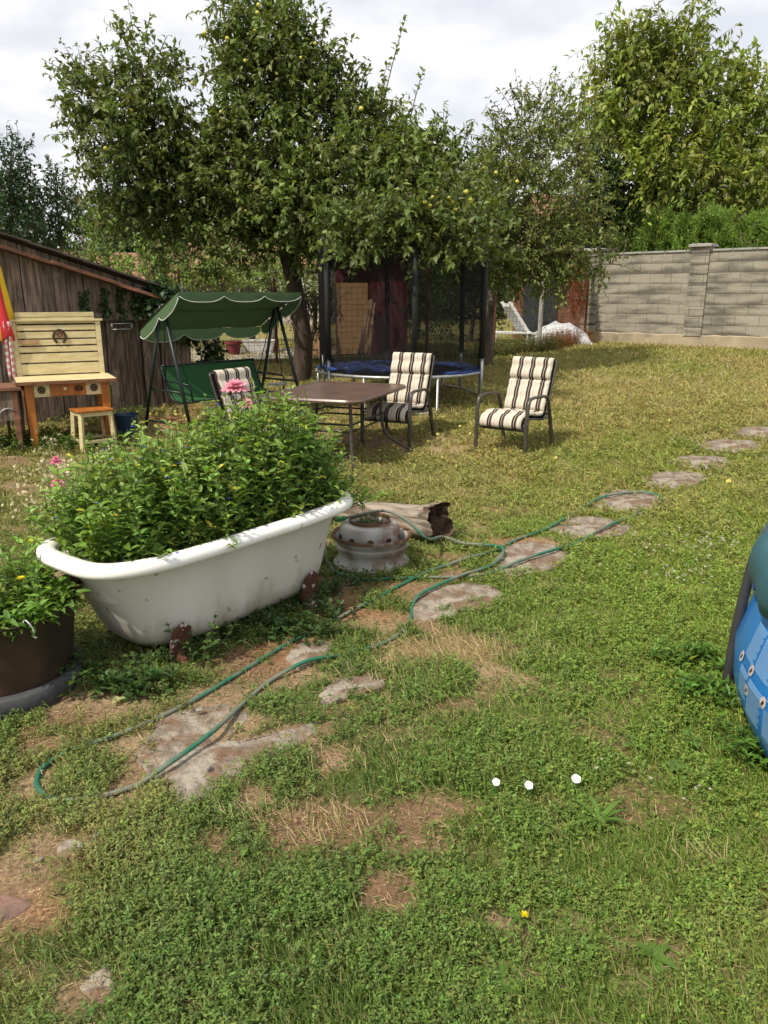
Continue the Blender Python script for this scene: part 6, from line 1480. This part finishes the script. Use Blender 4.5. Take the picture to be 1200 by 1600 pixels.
# brown hut behind the fence on the right
hb = empty('brown_hut', on(3.75, 21.2), R(-8), 'dark reddish wooden hut beyond the fence left of the block wall', 'hut')
mb = MB(); mb.box((.9, 1.0, 1.1), (2.3, 2, 2.2)); mb.build('hut_wall', M['oldbeam'], hb); mb = MB(); mb.box((.4, -.02, .95), (.9, .05, 1.7)); mb.build('doorway', M['glass'], hb); mb = MB(); mb.box((.9, .9, 2.24), (2.7, 2.6, .08)); mb.build('roof', M['roofsheet'], hb)
# houses far behind
def house(loc, rz, w, d, h, rh, wall, roof, lab, over=.35):
    r = empty('house', on(*loc), R(rz), lab, 'house', 'houses behind the trees')
    mb = MB(); mb.box((0, 0, h / 2 - .3), (w, d, h + .6)); mb.add([(-w / 2, -d / 2 + .002, h), (-w / 2, d / 2 - .002, h), (-w / 2, 0, h + rh), (w / 2, -d / 2 + .002, h), (w / 2, d / 2 - .002, h), (w / 2, 0, h + rh)], [(0, 2, 1), (3, 4, 5), (0, 3, 5, 2), (1, 2, 5, 4)]); mb.build('house_wall', wall, r)
    mb = MB()
    for s_ in (-1, 1):
        e = Vector((0, s_ * (d / 2 + over), h - over * rh / (d / 2) + .06)); t_ = Vector((0, 0, h + rh + .06)); mm = (e + t_) / 2; ln = (e - t_).length; an = math.atan2(rh, d / 2) * (-s_)
        mb.box((0, 0, 0), (w + 2 * over, ln, .1), Matrix.Translation(mm) @ Matrix.Rotation(an, 4, 'X'))
    rf = mb.build('roof', roof, r)
    mb = MB(); mb.box((w * .2, d * .12, h + rh), (.5, .5, 1.3)); mb.box((w * .2, d * .12, h + rh + .68), (.6, .6, .08)); mb.build('chimney', M['tile'], rf)
    for x_ in (-w * .3, 0, w * .3):
        mb = MB(); mb.box((x_, -d / 2 - .01, h * .55), (1.0, .06, 1.2)); wi = mb.build('window', M['whiteplastic'], r); mb = MB(); mb.box((x_, -d / 2 - .045, h * .55), (.84, .02, 1.04)); mb.build('pane', M['glass'], wi)
house((-10.5, 33), 12, 7, 6, 1.7, 1.0, M['plaster'], M['tile'], 'low house with orange tiled roof far behind the shed')
house((-5.0, 36), -10, 6, 6, 2.4, 1.4, M['plaster'], M['tile'], 'house with red tiled roof behind the apple trunk')
house((10.4, 36), 8, 8, 7, 3.3, 1.9, M['plaster'], M['tile'], 'house with red roof hidden behind the walnut tree')
house((17.5, 30), -12, 9, 8, 5.4, 2.0, M['plaster'], M['greyroof'], 'pale house with grey roof behind the right edge of the walnut tree')
c = P(128, 400, 26); po = empty('utility_pole', on(c.x, 26), 0, 'thin grey utility pole behind the dark trees at the left', 'pole')
mb = MB(); tp_ = P(124, 308, 26); mb.tube([(0, 0, -.2), (tp_.x - c.x, 0, tp_.z - tz(c.x, 26))], [.08, .055], 8); mb.build('shaft', M['pole'], po, smooth=180); mb = MB(); mb.box((tp_.x - c.x, 0, tp_.z - .7), (.7, .06, .06)); mb.build('crossbar', M['pole'], po)
for (x_, y_, h_, w_, lab) in [(-16, 40, 6, 9, 'leftmost bank of trees'), (-7, 44, 6, 10, 'bank of trees behind the apple tree'), (1.5, 40, 5, 10, 'bank of trees behind the trampoline'), (9, 30, 4, 6, 'bank of trees behind the wall end'), (20, 42, 6, 12, 'rightmost bank of trees')]:
    b0 = on(x_, y_); bb_ = [[(x_ + random.uniform(-.5, .5) * w_, y_ + random.uniform(-1, 1), b0.z + random.uniform(.8, h_ * .8)), (1.7, 1.3, 1.3), .5] for _ in range(16)]
    crown('broad_tree', b0, lab + ' far in the distance', bb_, [([b0 - Vector((0, 0, .2)), b0 + Vector((0, 0, h_ * .4)), b0 + Vector((.2, 0, h_ * .7))], .2, .06)], .28, .15, (.06, .095, .03), M['barkpale'], group='distant trees', dens=60, per=9, slen=(.4, .8))

# ------------------------------------------------------------------ light, sky, camera
SUN_EL = R(52); sdir = Vector((-.70, -.71, 0)).normalized()
sl = bpy.data.lights.new('sun', 'SUN'); sl.energy = 3.8; sl.angle = R(.6); sl.color = (1.0, .91, .76)
so_ = bpy.data.objects.new('sun', sl); COL.objects.link(so_)
tosun = Vector((sdir.x * math.cos(SUN_EL), sdir.y * math.cos(SUN_EL), math.sin(SUN_EL))); so_.rotation_euler = tosun.to_track_quat('Z', 'Y').to_euler()
wd_ = bpy.data.worlds.new('World'); scene.world = wd_; wd_.use_nodes = True; nt = wd_.node_tree; nt.nodes.clear(); L = nt.links.new
out = nt.nodes.new('ShaderNodeOutputWorld'); bg = N(nt, 'Background'); bg.inputs['Strength'].default_value = .11; L(bg.outputs[0], out.inputs[0])
sk = N(nt, 'TexSky'); sk.sky_type = 'NISHITA'; sk.sun_disc = False; sk.sun_elevation = SUN_EL; sk.sun_rotation = math.atan2(sdir.x, sdir.y); sk.air_density = 1.0; sk.dust_density = 2.5; sk.ozone_density = 1.5
tc = N(nt, 'TexCoord'); sp_n = N(nt, 'SeparateXYZ'); L(tc.outputs['Generated'], sp_n.inputs[0])
az_ = N(nt, 'Math', operation='ADD'); az_.inputs[1].default_value = .22; L(sp_n.outputs[2], az_.inputs[0])
cb = N(nt, 'CombineXYZ')
for i in (0, 1):
    dv = N(nt, 'Math', operation='DIVIDE'); L(sp_n.outputs[i], dv.inputs[0]); L(az_.outputs[0], dv.inputs[1]); L(dv.outputs[0], cb.inputs[i])
cn = N(nt, 'TexNoise'); cn.inputs['Scale'].default_value = 2.1; cn.inputs['Detail'].default_value = 7; cn.inputs['Roughness'].default_value = .55; cn.inputs['Distortion'].default_value = .35
mpn = N(nt, 'Mapping'); mpn.inputs['Location'].default_value = (3.1, 1.7, 0); L(cb.outputs[0], mpn.inputs[0]); L(mpn.outputs[0], cn.inputs['Vector'])
mr = N(nt, 'MapRange'); mr.inputs['From Min'].default_value = .36; mr.inputs['From Max'].default_value = .60; mr.interpolation_type = 'SMOOTHSTEP'; L(cn.outputs['Fac'], mr.inputs['Value'])
mr.inputs['To Min'].default_value = .68; mr.inputs['To Max'].default_value = 1.0
mx = N(nt, 'Mix', data_type='RGBA'); L(mr.outputs[0], mx.inputs['Factor']); L(sk.outputs[0], mx.inputs['A']); mx.inputs['B'].default_value = (7.8, 7.75, 7.9, 1)
L(mx.outputs['Result'], bg.inputs['Color'])
cam = bpy.data.cameras.new('camera'); co = bpy.data.objects.new('camera', cam); COL.objects.link(co)
co.location = (0, 0, CAMH); co.rotation_euler = (R(90) - PITCH, 0, 0); cam.sensor_fit = 'VERTICAL'; cam.sensor_height = 32; cam.lens = 24; cam.clip_end = 3000; cam.clip_start = .05
scene.camera = co
scene.view_settings.view_transform = 'Standard'; scene.view_settings.look = 'None'; scene.view_settings.exposure = .29; scene.view_settings.gamma = 1
scene.render.resolution_x = 768; scene.render.resolution_y = 1024
